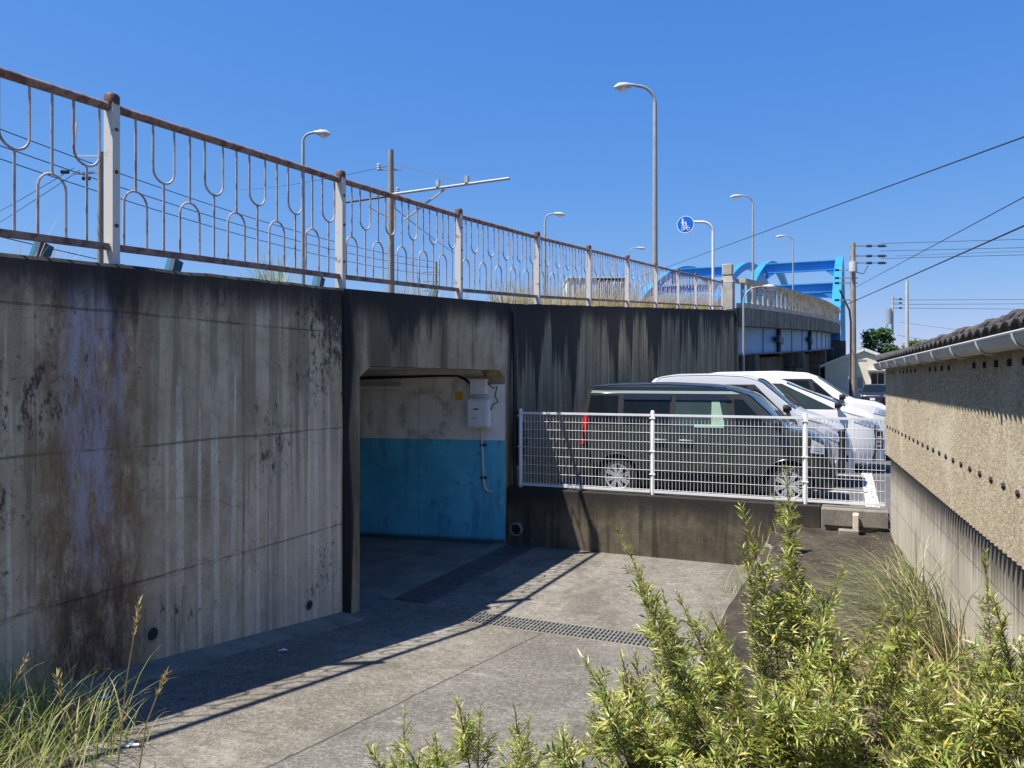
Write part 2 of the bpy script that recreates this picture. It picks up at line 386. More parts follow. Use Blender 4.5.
M['tile'] = simple('dark_roof_tile', (.045,.04,.036), .7, 0, .4, 9, spec=.35, bump=.3, dirt=(.60,(.11,.095,.08)))
def corr():
    t = NT('pebble_dash_corrugated'); b = t.noise(t.pos, 1.4, 6, .6)
    f = t.noise(t.pos, 75, 5, .8); g2 = t.noise(t.pos, 190, 3, .8)
    v = t.noise(t.sc(t.pos, (3,3,.5)), 2, 5, .6)
    col = t.mix(t.ss(f, .36, .62), (.30,.235,.145), (.66,.57,.42))
    col = t.mix(t.ss(g2, .58, .42, 0, .6), col, (.17,.13,.08))
    col = t.mix(t.ss(v, .5, .7, 0, .35), col, (.33,.28,.20))
    col = t.mix(t.ss(b, .5, .7, 0, .35), col, (.66,.60,.48))
    return t.fin(col, .95, t.bump(t.add(f, g2), .6, .006), 0, .1)
M['corr'] = corr()
def base_wall():
    t = NT('streaked_base_concrete'); x, y, z = t.sep(t.pos)
    b = t.noise(t.pos, 1.5, 6, .6); s = t.noise(t.comb(t.mul(y, 9.0), 0.0, t.mul(z, .25)), 1.0, 5, .7)
    L = t.noise(t.comb(t.mul(y, 16.0), 2.0, 0.0), 1.0, 3, .6)
    col = t.mix(t.ss(b, .3, .7), (.46,.40,.30), (.62,.56,.45))
    col = t.mix(t.ss(s, .46, .66, 0, .45), col, (.22,.185,.13))
    d = t.sub(.73, z)
    col = t.mix(t.mul(t.ss(t.sub(t.mul(L, .75), d), -.05, .25), .85), col, (.085,.075,.06))
    for j in (.44,.14):
        mk = t.ss(t.math('ABSOLUTE', t.sub(z, j)), .001, .007, .7, 0); col = t.mix(mk, col, (.1,.09,.08))
    mk = t.ss(t.math('ABSOLUTE', t.sub(t.math('MODULO', y, 1.15), .5)), .002, .009, .6, 0); col = t.mix(mk, col, (.1,.09,.08))
    return t.fin(col, .9, t.bump(t.noise(t.pos, 60, 4), .3, .005), 0, .2)
M['base_wall'] = base_wall()

def leafmat(name, stops, trans=.35, rough=.55):
    t = NT(name); c = t.ramp(t.isl, stops)
    t.fin(c, rough, None, 0, .3)
    tr = t.n('ShaderNodeBsdfTranslucent'); t.put(tr.inputs['Color'], c)
    mx = t.n('ShaderNodeMixShader'); mx.inputs[0].default_value = trans
    t.t.links.new(t.b.outputs[0], mx.inputs[1]); t.t.links.new(tr.outputs[0], mx.inputs[2]); t.t.links.new(mx.outputs[0], t.out.inputs[0])
    return t.m
M['leaf'] = leafmat('mugwort_leaf', [(0,(.12,.19,.035)),(.28,(.22,.29,.05)),(.50,(.33,.37,.075)),(.68,(.43,.43,.12)),(.80,(.56,.48,.10)),(.90,(.60,.55,.26)),(1,(.70,.66,.46))])
M['leaf_dry'] = leafmat('dry_leaf', [(0,(.09,.055,.03)),(.5,(.17,.115,.06)),(1,(.38,.31,.19))], .2)
M['stem'] = simple('green_stem', (.14,.15,.05), .7)
M['stem_brown'] = simple('woody_stem', (.12,.075,.045), .85)
M['grass'] = leafmat('grass_blade', [(0,(.15,.21,.045)),(.4,(.27,.33,.08)),(.75,(.42,.42,.15)),(1,(.55,.48,.26))])
M['grass_mix'] = leafmat('mixed_grass_blade', [(0,(.09,.125,.045)),(.4,(.17,.20,.075)),(.75,(.32,.30,.14)),(1,(.50,.43,.25))], .2)
M['grass_dry'] = leafmat('dry_grass', [(0,(.24,.21,.07)),(.5,(.40,.33,.14)),(1,(.55,.46,.25))])
M['tree_leaf'] = leafmat('tree_leaf', [(0,(.018,.055,.012)),(.5,(.035,.09,.02)),(1,(.065,.13,.03))], .25)
M['hedge_leaf'] = leafmat('hedge_leaf', [(0,(.05,.10,.02)),(1,(.13,.19,.04))], .25)
M['bark'] = simple('bark', (.09,.07,.05), .9)

# ------------------------------------------------------------------ ground, path, parking, road
def zpath(Y): return -.83 if Y > 6.9 else min(.02, -.83 + .12*(6.9-Y))
def zsoil(X, Y): return -.05 - .021*max(0, min(Y, 10.2)) + .03*math.sin(X*5.1+Y*2.3)*math.sin(Y*3.7) + .02*math.sin(X*11+Y*7)
g = MB()
def rect(x0,x1,y0,y1,z): g.add([(x0,y0,z),(x1,y0,z),(x1,y1,z),(x0,y1,z)], [(0,1,2,3)])
rect(-2500,2500,10.62,3000,-.19); rect(-2500,-32,-400,10.62,-.03); rect(-32,2500,-400,-20,-.03); rect(3,2500,-20,10.62,-.03); rect(-.30,3.2,10.40,10.63,-.2)
xs = [-.87+.12*i for i in range(int(3.87/.12)+1)] + [3.0]; ys = [-20,-15,-10,-5,-2] + [.12*i for i in range(-8,87)] + [10.5]
g.grid(lambda a,b: (a,b,zsoil(a,b)), xs, ys)
tag(g.build('ground', M['soil'], origin=(0,0,0)), kind='structure')
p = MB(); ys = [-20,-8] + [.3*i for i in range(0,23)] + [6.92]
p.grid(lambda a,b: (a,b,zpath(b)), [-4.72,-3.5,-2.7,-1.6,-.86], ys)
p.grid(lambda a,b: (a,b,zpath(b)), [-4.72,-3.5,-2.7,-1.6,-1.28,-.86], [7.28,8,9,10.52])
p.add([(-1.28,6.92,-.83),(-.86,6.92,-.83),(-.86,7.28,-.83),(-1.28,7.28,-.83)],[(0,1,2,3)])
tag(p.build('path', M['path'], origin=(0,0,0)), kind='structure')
p = MB(); p.box(-.90,-.84,-4,10.4,-1.0,-.22)
p = MB(); p.add([(-32,-20,-.835),(-4.70,-20,-.835),(-4.70,10.9,-.835),(-32,10.9,-.835)],[(0,1,2,3)])
tag(p.build('underpass_floor', M['tunnel_floor'], origin=(0,0,0)), kind='structure')
p = MB(); p.grid(lambda a,b: (a,b,-.155), [-4.65,0,12], [10.62,30,62]); tag(p.build('parking_lot', M['asphalt'], origin=(0,0,0)), kind='structure')
p = MB()
p.box(.20,.38,10.9,33,-.153,-.149)
for y in (10.95,13.25,15.6,17.95,20.3): p.box(-4.2,.25,y-.05,y+.05,-.153,-.149)
tag(p.build('parking_lines', M['line'], origin=(0,0,0)), kind='structure')

# kerb edging of the raised soil bed
e = MB(); n = 30
e.grid(lambda a,b: (a, b, max(zpath(b)-.02, -1) if a < -.895 else zsoil(-.84,b)-.015), [-.905,-.89,-.80], [-2+.42*i for i in range(n)])
tag(e.build('kerb_edge', M['step_conc'], origin=(0,0,0)), kind='structure')

rd = MB(); ysr = [-20,0,3,6.4,10.5,23,35.6]
rd.grid(lambda a,b: (a,b,zt(b)-.22), [-18.4,-12,-4.98], ysr)
tag(rd.build('road', M['road'], origin=(0,0,0)), kind='structure')

# ------------------------------------------------------------------ retaining walls and underpass
XW = -4.7
def wallblock(y0, y1, x0, x1, zb, step=.25):
    m = MB(); n = max(1, int((y1-y0)/step)); ys = [y0+(y1-y0)*i/n for i in range(n+1)]
    rnd = random.Random(int(y0*10)+3)
    jit = [rnd.uniform(-.012,.006) for _ in ys]
    rows = [(x1,zb,0),(x1,None,-.025),(x1-.02,None,0),(x0,None,0),(x0,zb,0)]
    vs = [(x, y, zb if z is not None else zt(y)+d+(jit[i] if True else 0)) for i,y in enumerate(ys) for (x,z,d) in rows]
    k = 5; fs = [(i*k+j,(i+1)*k+j,(i+1)*k+(j+1)%k,i*k+(j+1)%k) for i in range(n) for j in range(k)]
    fs += [tuple(range(k)), tuple(n*k+j for j in range(k-1,-1,-1))]
    m.add(vs, fs); return m
rw = thing('retaining_wall', 'tall stained concrete retaining wall left of the underpass, with a purple streak', 'retaining wall', (XW,2.5,-1.2))
wallblock(-20, 6.40, -5.0, XW+.05, -1.2).build('wall_body', M['wall_near'], rw)
for (u,v,r) in ((152,634,.052),(309,605,.045)):
    c = at(u, v, X=XW+.052)
    h = MB().lathe([(r*1.12,-.004),(r*1.12,.006),(r*.9,.008),(r*.86,-.03)], c, (1,0,0), 20); o = h.build('weep_hole', M['clay_pipe'], rw, smooth=True)
    MB().lathe([(r*.88,0.0015),(0.0005,.0015)], c, (1,0,0), 16).build('pipe_mouth', M['pit'], o)
MB().tube([(XW+.03,6.43,-.85),(XW+.04,6.44,.2),(XW+.02,6.425,1.1),(XW+.04,6.44,1.9),(XW+.02,6.43,2.5)], [.066,.08,.06,.09,.075], 7).build('expansion_joint', M['black_gap'], rw)
kb = MB()
def kw(y): return .24 - .03*math.sin(y*1.7) - .02*math.sin(y*4.1)
kb.grid(lambda a,b: (XW+.04+a*kw(b), b, zpath(b)+(.06-.045*a if a<.99 else -.02)), [0,.5,.93,1.0], [-2+.2*i for i in range(43)])
kb.build('kerb', M['kerb'], rw)

up = thing('underpass', 'concrete pedestrian underpass opening with blue and white painted inner wall', 'underpass', (XW,8.5,-.83))
Y0, Y1 = 6.74, 10.45; SK = .165
def fr(y): return (XW, y)
# front frame: pillar + lintel with haunched corners, as one portal outline
m = MB()
zo = 1.76; hb = .2
outer = [(6.47,-1.2),(6.47,zt(6.47)),(8,zt(8)),(9.2,zt(9.2)),(10.62,zt(10.62)),(10.62,-1.2),(Y1,-1.2),(Y1,zo-hb*.6),(Y1-hb,zo),(Y0+hb,zo),(Y0,zo-hb*.6),(Y0,-1.2)]
# split into convex pieces that butt end to end
def px(poly, x0, x1): m.prism([(x0,y,z) for (y,z) in poly], (x1-x0,0,0))
px([(6.47,-1.2),(Y0,-1.2),(Y0,zo-hb*.6),(Y0,zt(Y0)),(6.47,zt(6.47))], -5.02, XW)
px([(Y1,-1.2),(10.62,-1.2),(10.62,zt(10.62)),(Y1,zt(Y1)),(Y1,zo-hb*.6)], -5.02, XW)
px([(Y0,zo-hb*.6),(Y0+hb,zo),(Y1-hb,zo),(Y1,zo-hb*.6),(Y1,zt(Y1)),(8.6,zt(8.6)),(Y0,zt(Y0))], -5.02, XW)
m.build('portal_frame', M['wall_frame'], up)
def inx(X, y): return y + SK*(X-XW)
XE = -18.6
rwm = MB(); rwm.prism([(-5.02,inx(-5.02,Y1)+.0,-.9),(XE,inx(XE,Y1),-.9),(XE,inx(XE,Y1)+.3,-.9),(-5.02,inx(-5.02,Y1)+.3,-.9)], (0,0,2.75))
rwm.build('painted_wall', M['tunnel_wall'], up)
# the short return from the portal to the painted wall
MB().prism([(XW-.002,Y1-.002,-.85),(-5.03,inx(-5.03,Y1)-.002,-.85),(-5.03,Y1+.05,-.85),(XW-.002,Y1+.05,-.85)], (0,0,2.4)).build('painted_wall', M['tunnel_wall'], up)
MB().prism([(-5.02,inx(-5.02,Y0),-.9),(XE,inx(XE,Y0),-.9),(XE,inx(XE,Y0)-.3,-.9),(-5.02,inx(-5.02,Y0)-.3,-.9)], (0,0,2.75)).build('side_wall', M['tunnel_wall'], up)
cm = MB(); cm.add([(-5.0,Y0-.3,zo+.004),(-5.0,Y1+.3,zo+.004),(XE,inx(XE,Y1)+.3,zo+.004),(XE,inx(XE,Y0)-.3,zo+.004)],[(0,1,2,3)])
cm.add([(-5.0,Y0+.1,zo),(-5.0,Y0,zo-.12),(XE,inx(XE,Y0),zo-.12),(XE,inx(XE,Y0)+.2,zo)],[(0,1,2,3)])
cm.add([(-5.0,Y1-.2,zo),(-5.0,Y1-.05,zo-.12),(XE,inx(XE,Y1),zo-.12),(XE,inx(XE,Y1)-.2,zo)],[(0,1,2,3)])
cm.build('ceiling', M['tunnel_ceiling'], up, fix=False)
def onwall(u, v=None):   # a point of the painted wall
    a = (u-CX)/F; rx, ry = CT*a-ST, ST*a+CT
    t = (Y1 - SK*XW) / (ry - SK*rx); z = EYE+(HY-v)/F*t if v is not None else 0
    return Vector((rx*t, ry*t, z))
WN = Vector((SK,-1,0)).normalized(); WD = Vector((1,SK,0)).normalized()
def wbox(mb, u0, v0, u1, v1, dep, off=0.004, c=.006):
    a, b = onwall(u0, v1), onwall(u1, v1); zt_ = onwall((u0+u1)/2, v0).z; zb_ = onwall((u0+u1)/2, v1).z
    w = (b-a).length
    vs = []
    t2 = MB().box(0, w, -dep-off, -off, 0, zt_-zb_, c)
    for pnt in t2.v:
        q = a + WD*pnt.x - WN*pnt.y; vs.append((q.x, q.y, zb_+pnt.z))
    mb.add(vs, t2.f); return mb
eb = thing('junction_box', 'small square white junction box high on the tunnel wall above the larger meter box', 'electrical box', onwall(480,394))
wbox(MB(), 472.5,380.5, 488,394, .13).build('casing', M['box_white'], eb)
wbox(MB(), 471.5,379, 489,381, .145).build('cover', M['box_white'], eb)
eb = thing('meter_box', 'white electrical meter box mounted below the small junction box on the tunnel wall', 'electrical box', onwall(482,427))
wbox(MB(), 470,399, 491.5,427, .17).build('casing', M['box_white'], eb)
o = wbox(MB(), 471.5,401, 490,425.5, .012, .176).build('door', M['box_white'], eb)
wbox(MB(), 477,408, 482,409.3, .006, .19, .001).build('slot', M['black_pl'], o); wbox(MB(), 475.5,417, 481,418, .006, .19, .001).build('slot', M['steel'], o)
cd = thing('conduit_pipe', 'thin grey conduit running down the blue tunnel wall and hooking at its end', 'pipe', onwall(484,490))
pts = [onwall(482,428), onwall(483,445), onwall(484,470), onwall(484.5,482), onwall(486,488), onwall(489,491), onwall(492.5,491)]
MB().tube([q+WN*.04 for q in pts], .016, 8).build('pipe', M['conduit'], cd, smooth=True)
for v in (443.5, 476): wbox(MB(), 481.2,v,487,v+2.6,.05).build('clip', M['black_pl'], cd)
cc = MB().tube([onwall(u,v)+WN*.05 for u,v in ((355,378.5),(400,377),(440,375.5),(458,375.5),(466,379),(473,385))], .022, 8)
tag(cc.build('cable_duct', M['black_pl'], smooth=True), 'dark cable duct running along the top of the tunnel wall', 'cable')
tag(MB().tube([onwall(489,384)+WN*.05, onwall(494,388)+WN*.07, onwall(498,386)+WN*.05, onwall(496,396)+WN*.06, onwall(499,402)+WN*.05, onwall(494,404)+WN*.06, onwall(492,410)+WN*.06], .009, 6).build('loose_wire', M['black_pl']), 'tangle of thin black wire beside the junction box', 'wire')
st = wbox(MB(), 455.5,391.5, 463,400, .006, .003, .001); tag(st.build('notice_sticker', M['yellow']), 'small yellow notice stuck high on the white part of the tunnel wall', 'notice')
lt = thing('tunnel_light', 'long dark fluorescent light fitting fixed under the tunnel ceiling', 'light fitting', onwall(385,385))
a_, b_ = onwall(352,385)+WN*.25, onwall(408,383)+WN*.25; a_.z = b_.z = 1.56
MB().bar(a_, b_, .10, .07).build('housing', M['steel'], lt); MB().tube([a_+Vector((0,0,-.055)), b_+Vector((0,0,-.055))], .018, 8).build('tube', M['lens'], lt, smooth=True)

fw = thing('retaining_wall', 'long dark streaked concrete retaining wall behind the parked cars', 'retaining wall', (XW,23,-.9))
wallblock(10.64, 35.5, -5.0, XW-.03, -.9).build('wall_body', M['wall_far'], fw)
MB().box(-5.05,-4.62,35.52,36.0,-.5,zt(35.5)+.05).build('end_pilaster', M['wall_far'], fw)
tag(wallblock(-20, 35.5, -18.9, -18.6, 1.9 if False else 1.85).build('retaining_wall', M['wall_far']), 'concrete wall along the far side of the raised road', 'retaining wall')
dp = thing('drain_hose', 'thick black hose running down the wall beside the underpass with a bulging wrap', 'hose', (XW+.03,10.7,-.0))
MB().tube([(XW+.03,10.70,2.75),(XW+.05,10.70,1.9),(XW+.05,10.72,1.2),(XW+.05,10.7,.6),(XW+.05,10.72,.02)], .035, 8).build('pipe', M['black_pl'], dp, smooth=True)
MB().tube([(XW+.08,10.72,1.15),(XW+.11,10.75,.95),(XW+.13,10.76,.7),(XW+.10,10.74,.45),(XW+.07,10.72,.32)], [.03,.075,.10,.085,.03], 10).build('wrap', M['black_pl'], dp, smooth=True)

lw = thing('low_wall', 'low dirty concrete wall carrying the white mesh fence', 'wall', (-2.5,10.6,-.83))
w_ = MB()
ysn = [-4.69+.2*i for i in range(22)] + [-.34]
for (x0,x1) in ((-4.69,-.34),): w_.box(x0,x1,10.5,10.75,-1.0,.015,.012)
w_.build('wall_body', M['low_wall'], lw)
for x in (-3.9,-2.62,-1.3,-.62): MB().lathe([(.017,.0),(.0005,.0)], (x,10.498,-.17), (0,-1,0), 10).build('tie_hole', M['pit'], lw)
c = at(517,529,Y=10.5)
o = MB().lathe([(.10,-.05),(.10,.06),(.082,.065),(.078,-.04)], c, (0,-1,0), 24).build('drain_pipe', M['clay_pipe'], lw, smooth=True)
MB().lathe([(.08,.01),(.0005,.01)], c, (0,-1,0), 16).build('pipe_mouth', M['pit'], o)
ls = thing('concrete_step', 'pale low concrete block between the dirty wall and the clad boundary wall', 'step', (.05,10.6,-.3))
MB().box(-.335,.44,10.46,10.80,-.4,.0,.015).build('block', M['step_conc'], ls)
tag(MB().box(-.13,.10,10.12,10.24,-.3,-.20,.012).build('brick', M['step_conc']), 'pale concrete offcut lying on the dark soil below the fence', 'concrete block')
tag(MB().box(.03,.10,10.27,10.44,-.3,-.03,.01).build('marker_stone', M['balus']), 'small upright pale marker stone against the concrete block', 'stone')

# ------------------------------------------------------------------ drain grates
tg = thing('trench_grate', 'long galvanised drain grate crossing the concrete path', 'drain grate', (-3,7.1,-.83))
MB().add([(-4.72,6.92,-.95),(-1.28,6.92,-.95),(-1.28,7.28,-.95),(-4.72,7.28,-.95)],[(0,1,2,3)]).build('trench', M['pit'], tg)
f_ = MB()
for y in (6.905,7.27): f_.box(-4.72,-1.28,y,y+.022,-.9,-.826)
f_.build('frame', M['kerb'], tg)
for k in range(7):
    x0 = -4.70+.488*k; b_ = MB()
    for i in range(12): b_.box(x0+.006+i*.04, x0+.022+i*.04, 6.93, 7.268, -.88, -.826)
    for yy in (6.93,7.01,7.095,7.18,7.256): b_.box(x0+.002, x0+.484, yy, yy+.010, -.87, -.8285)
    b_.build('grate_panel', M['grate'], tg)
og = thing('channel_cover', 'dark steel channel covers laid along the mouth of the underpass', 'drain cover', (-4.43,8.9,-.83))
for k in range(4):
    y0 = 7.3+k*.8; b_ = MB(); b_.box(-4.64,-4.22,y0,y0+.79,-.84,-.822)
    for i in range(9): b_.box(-4.62+i*.0435,-4.60+i*.0435,y0+.02,y0+.77,-.823,-.812)
    b_.build('cover_plate', M['grate_dark'], og)
MB().box(-4.84,-4.65,7.3,10.44,-.86,-.818).build('border_strip', M['kerb'], og)

# ------------------------------------------------------------------ railing
XR = -4.80
PY = [-4.1,-1.42,1.22,3.865,6.545,9.16,11.98,14.77,17.68,20.6,23.52,26.44,29.36,32.28,35.3]
ra = thing('railing', 'rusty steel railing with looped balusters along the top of the retaining wall', 'railing', (XR,18,2.3))
def rz(y, h): return zt(y)+h
nb = 11; stuff = MB()
for k in range(-2, nb+1):
    y0 = PY[k+2]+.0; y1 = PY[min(k+3,len(PY)-1)]
    ph = 1.17
    pm = MB().box(XR-.045,XR+.045,y0-.03,y0+.03,zt(y0)-.02,rz(y0,ph-.02))
    po = pm.build('post', M['post'], ra)
    MB().lathe([(.0005,.05),(.042,.045),(.052,.03),(.052,-.03),(.0005,-.03)], (XR,y0,rz(y0,ph)), (0,0,1), 16).build('post_cap', M['cap'], po, smooth=True)
    if -1 <= k < 5:
        for hh in (.28,.66,.96): MB().lathe([(.0005,.012),(.012,.01),(.014,0)], (XR+.045,y0,rz(y0,hh)), (1,0,0), 8).build('bolt', M['cap'], po)
    if k == nb: break
    a, b = y0+.034, y1-.034
    MB().tube([(XR,a,rz(a,1.12)),(XR,b,rz(b,1.12))], .031, 10).build('top_rail', M['rail'], ra, smooth=True)
    MB().bar((XR,a,rz(a,.13)),(XR,b,rz(b,.13)), .045,.045).build('bottom_rail', M['rail'], ra)
    pitch = (b-a)/10.3; hw = pitch*.39; r = .0088
    for i in range(10):
        yc = a+pitch*(i+.65); zb_, zt_ = rz(yc,.14), rz(yc,1.10); H = zt_-zb_
        mb = MB() if k < 8 else stuff
        if i % 2 == 0:
            zc = zb_+.44*H
            mb.tube([(XR,yc,zt_),(XR,yc,zc)], r, 6)
            arc = [(XR,yc-hw,zb_)] + [(XR,yc-hw*math.cos(math.pi*j/10),zc-hw+hw*math.sin(math.pi*j/10)) for j in range(11)] + [(XR,yc+hw,zb_)]
        else:
            zc = zb_+.55*H
            mb.tube([(XR,yc,zb_),(XR,yc,zc)], r, 6)
            arc = [(XR,yc-hw,zt_)] + [(XR,yc-hw*math.cos(math.pi*j/10),zc+hw-hw*math.sin(math.pi*j/10)) for j in range(11)] + [(XR,yc+hw,zt_)]
        mb.tube(arc, r, 6)
        if k < 8: mb.build('baluster', M['baluster'], ra, smooth=True)
tag(stuff.build('far_balusters', M['baluster'], ra), kind='stuff')

# teal posts of the roadway kerb just behind the railing
for i, (u, lab) in enumerate(((36,'teal leaning kerb post showing under the leftmost bay of the railing'),(170,'teal leaning kerb post under the second railing bay, next to the thick post'),(316,'teal leaning kerb post left of the railing post above the underpass'),(432,'teal leaning kerb post above the underpass lintel'))):
    q = at(u, X=-5.35); zb_ = zt(q.y)-.22
    o = thing('kerb_post', lab, 'post', (q.x,q.y,zb_), 'teal posts behind the railing')
    MB().bar((q.x,q.y-.08,zb_),(q.x,q.y+.06,zb_+.40), .10,.085, (1,0,0)).build('upright', M['teal'], o)
    MB().bar((q.x+.07,q.y-.12,zb_),(q.x+.07,q.y-.02,zb_+.40), .02,.05, (1,0,0)).build('side_plate', M['dark_steel'], o)

# ------------------------------------------------------------------ mesh fence
YF = 10.62
fe = thing('mesh_fence', 'white welded wire mesh fence on the low concrete wall', 'fence', (-2,YF,0))
PX = [-4.52,-2.52,-.53]
for x in PX:
    o = MB().lathe([(.0005,1.19),(.02,1.188),(.0285,1.17),(.0285,-.12),(.0005,-.12)], (x,YF,0), (0,0,1), 16).build('post', M['white_metal'], fe, smooth=True)
    for z in (.30,.62,1.08): MB().box(x-.042,x+.042,YF-.034,YF-.014,z-.007,z+.007,.002).build('clamp', M['white_metal'], o)
for x0, x1 in ((-4.49,-2.55),(-2.49,-.56),(-.50,.40)):
    m = MB(); n = max(2, round((x1-x0)/.05))
    for i in range(n+1):
        x = x0+(x1-x0)*i/n
        m.tube([(x,YF-.02,.07),(x,YF-.02,1.13)], .0027, 5, False)
        for zc in (.07,1.13): pass
    for z in (.09,.23,.36,.49,.62,.75,.88,1.0,1.11): m.tube([(x0,YF-.025,z),(x1,YF-.025,z)], .0028, 6, False)
    for zc in (.06,1.125): m.bar((x0,YF-.02,zc),(x1,YF-.02,zc),.030,.030)
    m.build('mesh_panel', M['white_metal'], fe)

# ------------------------------------------------------------------ clad boundary wall on the right
def bx(Y): return .42+.057*(10.35-Y)
bw = thing('boundary_wall', 'long low boundary wall clad in pebbly corrugated sheet under a tiled roof with a gutter', 'wall', (bx(5),5,0))
YA, YB = -6.0, 10.36
m = MB(); m.prism([(bx(YA)+.03,YA,-.6),(bx(YB)+.03,YB,-.6),(bx(YB)+.7,YB,-.6),(bx(YA)+.7,YA,-.6)], (0,0,1.34)); m.build('base', M['base_wall'], bw)
m = MB(); m.prism([(bx(YA)+.06,YA,.742),(bx(YB)+.06,YB-.01,.742),(bx(YB)+.68,YB-.01,.742),(bx(YA)+.68,YA,.742)], (0,0,1.008)); m.build('core', M['base_wall'], bw)
PIT = .092
def cor(Y, off): return bx(Y)+off+.019*math.cos(2*math.pi*Y/PIT)
nY = int((YB-YA)/PIT*8); yl = [YA+(YB-YA)*i/nY for i in range(nY+1)]
m = MB(); m.grid(lambda y,z: (cor(y, -.008)+(.03 if z<.7155 else 0), y, z), yl, [.715,.716,1.2,1.75])
m.build('cladding_sheet', M['corr'], bw, smooth=True)
# bolts with dark washers along the seam
y = YB-.2
m = MB()
while y > .5:
    m.lathe([(.0005,.004),(.016,.003),(.022,-.008)], (cor((round(y/PIT)+.5)*PIT,-.008),(round(y/PIT)+.5)*PIT,1.06), (-1,0,0), 8); y -= PIT*3
m.build('bolt_row', M['black_pl'], bw)
m = MB()   # dark openings left between the waves under the eave
nY = int((YB-YA)/PIT)
for i in range(nY):
    y = YA+PIT*(i+.5); 
    if i % 3 == 0 and math.sin(i*12.9) > -.75: m.box(bx(y)-.029,bx(y)+.02,y-.018,y+.018,1.675,1.71)
m.build('eave_hole', M['pit'], bw)
def tub(off, z): return lambda Y: (bx(Y)+off, Y, z)
# gutter: half round trough
GX, GZ, GR = -.088, 1.805, .06
n = 18; m = MB()
m.grid(lambda y,k: (bx(y)+GX+GR*math.cos(math.pi+math.pi*k), y, GZ+GR*math.sin(math.pi+math.pi*k)*1.05), [YA+(YB+.12-YA)*i/24 for i in range(25)], [i/n for i in range(n+1)])
m.grid(lambda y,k: (bx(y)+GX+(GR-.006)*math.cos(math.pi+math.pi*k), y, GZ+(GR-.006)*math.sin(math.pi+math.pi*k)*1.05), [YA+(YB+.12-YA)*i/24 for i in range(25)], [i/n for i in range(n+1)])
m.tube([(bx(YA)+GX-GR,YA,GZ+.004),(bx(YB+.12)+GX-GR,YB+.12,GZ+.004)], .008, 6)
gt = m.build('gutter', M['gutter'], bw, smooth=True, fix=False)
yy = YB; 
while yy > 1:
    m = MB(); m.tube([(bx(yy)+GX+(GR+.006)*math.cos(math.pi+math.pi*k/10), yy, GZ+(GR+.006)*math.sin(math.pi+math.pi*k/10)*1.05) for k in range(11)], .007, 6)
    m.build('gutter_bracket', M['gutter'], gt, smooth=True); yy -= .72
e_ = MB(); e_.prism([(bx(YB+.12)+GX+GR*math.cos(math.pi+math.pi*k/10), YB+.12, GZ+GR*math.sin(math.pi+math.pi*k/10)) for k in range(11)], (0,.006,0)); e_.build('gutter_end', M['gutter'], gt)
m = MB(); m.prism([(bx(YA)-.03,YA,1.755),(bx(YB)-.03,YB+.08,1.755),(bx(YB)+.70,YB+.08,1.755),(bx(YA)+.70,YA,1.755)], (0,0,.06)); m.build('eave_board', M['bark'], bw)
# tiled roof, two slopes and a row of ridge tiles
TP = .19
def rooft(y, k, side):
    x = -.12+.47*k; z = 1.845+.125*k
    w = .013*math.cos(2*math.pi*y/TP) + (.018 if (k*2.2)%1 < .05 else 0) - .03*((k*2.2)%1)*.6
    return (bx(y)+(x if side>0 else .7-x), y, z+w)
nY = int((YB+.12-YA)/TP*8)
yl = [YA+(YB+.12-YA)*i/nY for i in range(nY+1)]; kl = [0,.2,.4,.4545,.456,.7,.9,.908,.91,1.0]
m = MB(); m.grid(lambda y,k: rooft(y,k,1), yl, kl); m.grid(lambda y,k: rooft(y,k,-1), yl, kl)
for yv in yl[::8]:   # rounded front edge of each tile
    m.tube([(bx(yv)-.125,yv,1.848),(bx(yv)-.07,yv,1.865)], .026, 8)
m.build('roof_slope', M['tile'], bw, smooth=True, fix=False)
m = MB(); rr = random.Random(4); y = YA
while y < YB+.1:
    L = .235; a0 = rr.uniform(-.008,.012); xr = bx(y)+.35+rr.uniform(-.012,.012)
    m.tube([(xr,y,1.985+a0),(xr,y+.015,1.988+a0),(xr,y+L*.82,1.978+a0),(xr,y+L*.99,1.97+a0)], [.060,.077,.070,.066], 10); y += L
m.build('ridge_tile', M['tile'], bw, smooth=True)
m = MB()
for s in (0,1):
    xa = -.12 if s==0 else .82
    m.tube([(bx(YB)+xa,YB+.13,1.865),(bx(YB)+.35,YB+.13,1.99)], .055, 10)
m.build('verge_tile', M['tile'], bw, smooth=True)

# ------------------------------------------------------------------ cars
def paint(name, col, metal=0.0, rough=.28):
    t = NT(name); n = t.noise(t.obj, 3, 3)
    return t.fin(t.mix(n, tuple(v*.95 for v in col), tuple(min(1,v*1.05) for v in col)), rough, None, metal, .4, .35)
M['p_green'] = paint('dark_green_car_paint', (.034,.043,.037), .2)
M['p_roof'] = paint('dark_roof_paint', (.022,.027,.04), .3)
M['p_sunlit_edge'] = paint('sunlit_roof_edge_paint', (.36,.42,.36), .2)  # roof edge catching the sun, highlight put into the colour
M['p_silver'] = paint('pale_silver_car_paint', (.47,.47,.465), .1)
M['p_white'] = paint('white_car_paint', (.70,.68,.64))
M['p_navy'] = paint('dark_navy_car_paint', (.012,.014,.022))
M['glass'] = simple('dark_car_glass', (.008,.011,.013), .06, 0, .05, spec=.25)
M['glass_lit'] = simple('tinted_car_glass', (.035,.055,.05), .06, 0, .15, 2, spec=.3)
M['tyre'] = simple('tyre_rubber', (.018,.018,.018), .8)
M['alloy'] = simple('alloy_wheel', (.66,.66,.67), .3, .55, .05)
M['trim'] = simple('black_trim', (.02,.02,.02), .5)
M['chrome'] = simple('bright_trim', (.7,.7,.7), .2, .8, .03)
M['tail'] = simple('red_tail_light', (.55,.01,.01), .2, 0, .05)
M['headl'] = simple('headlight_lens', (.62,.66,.70), .08, .2, .08, spec=.7)
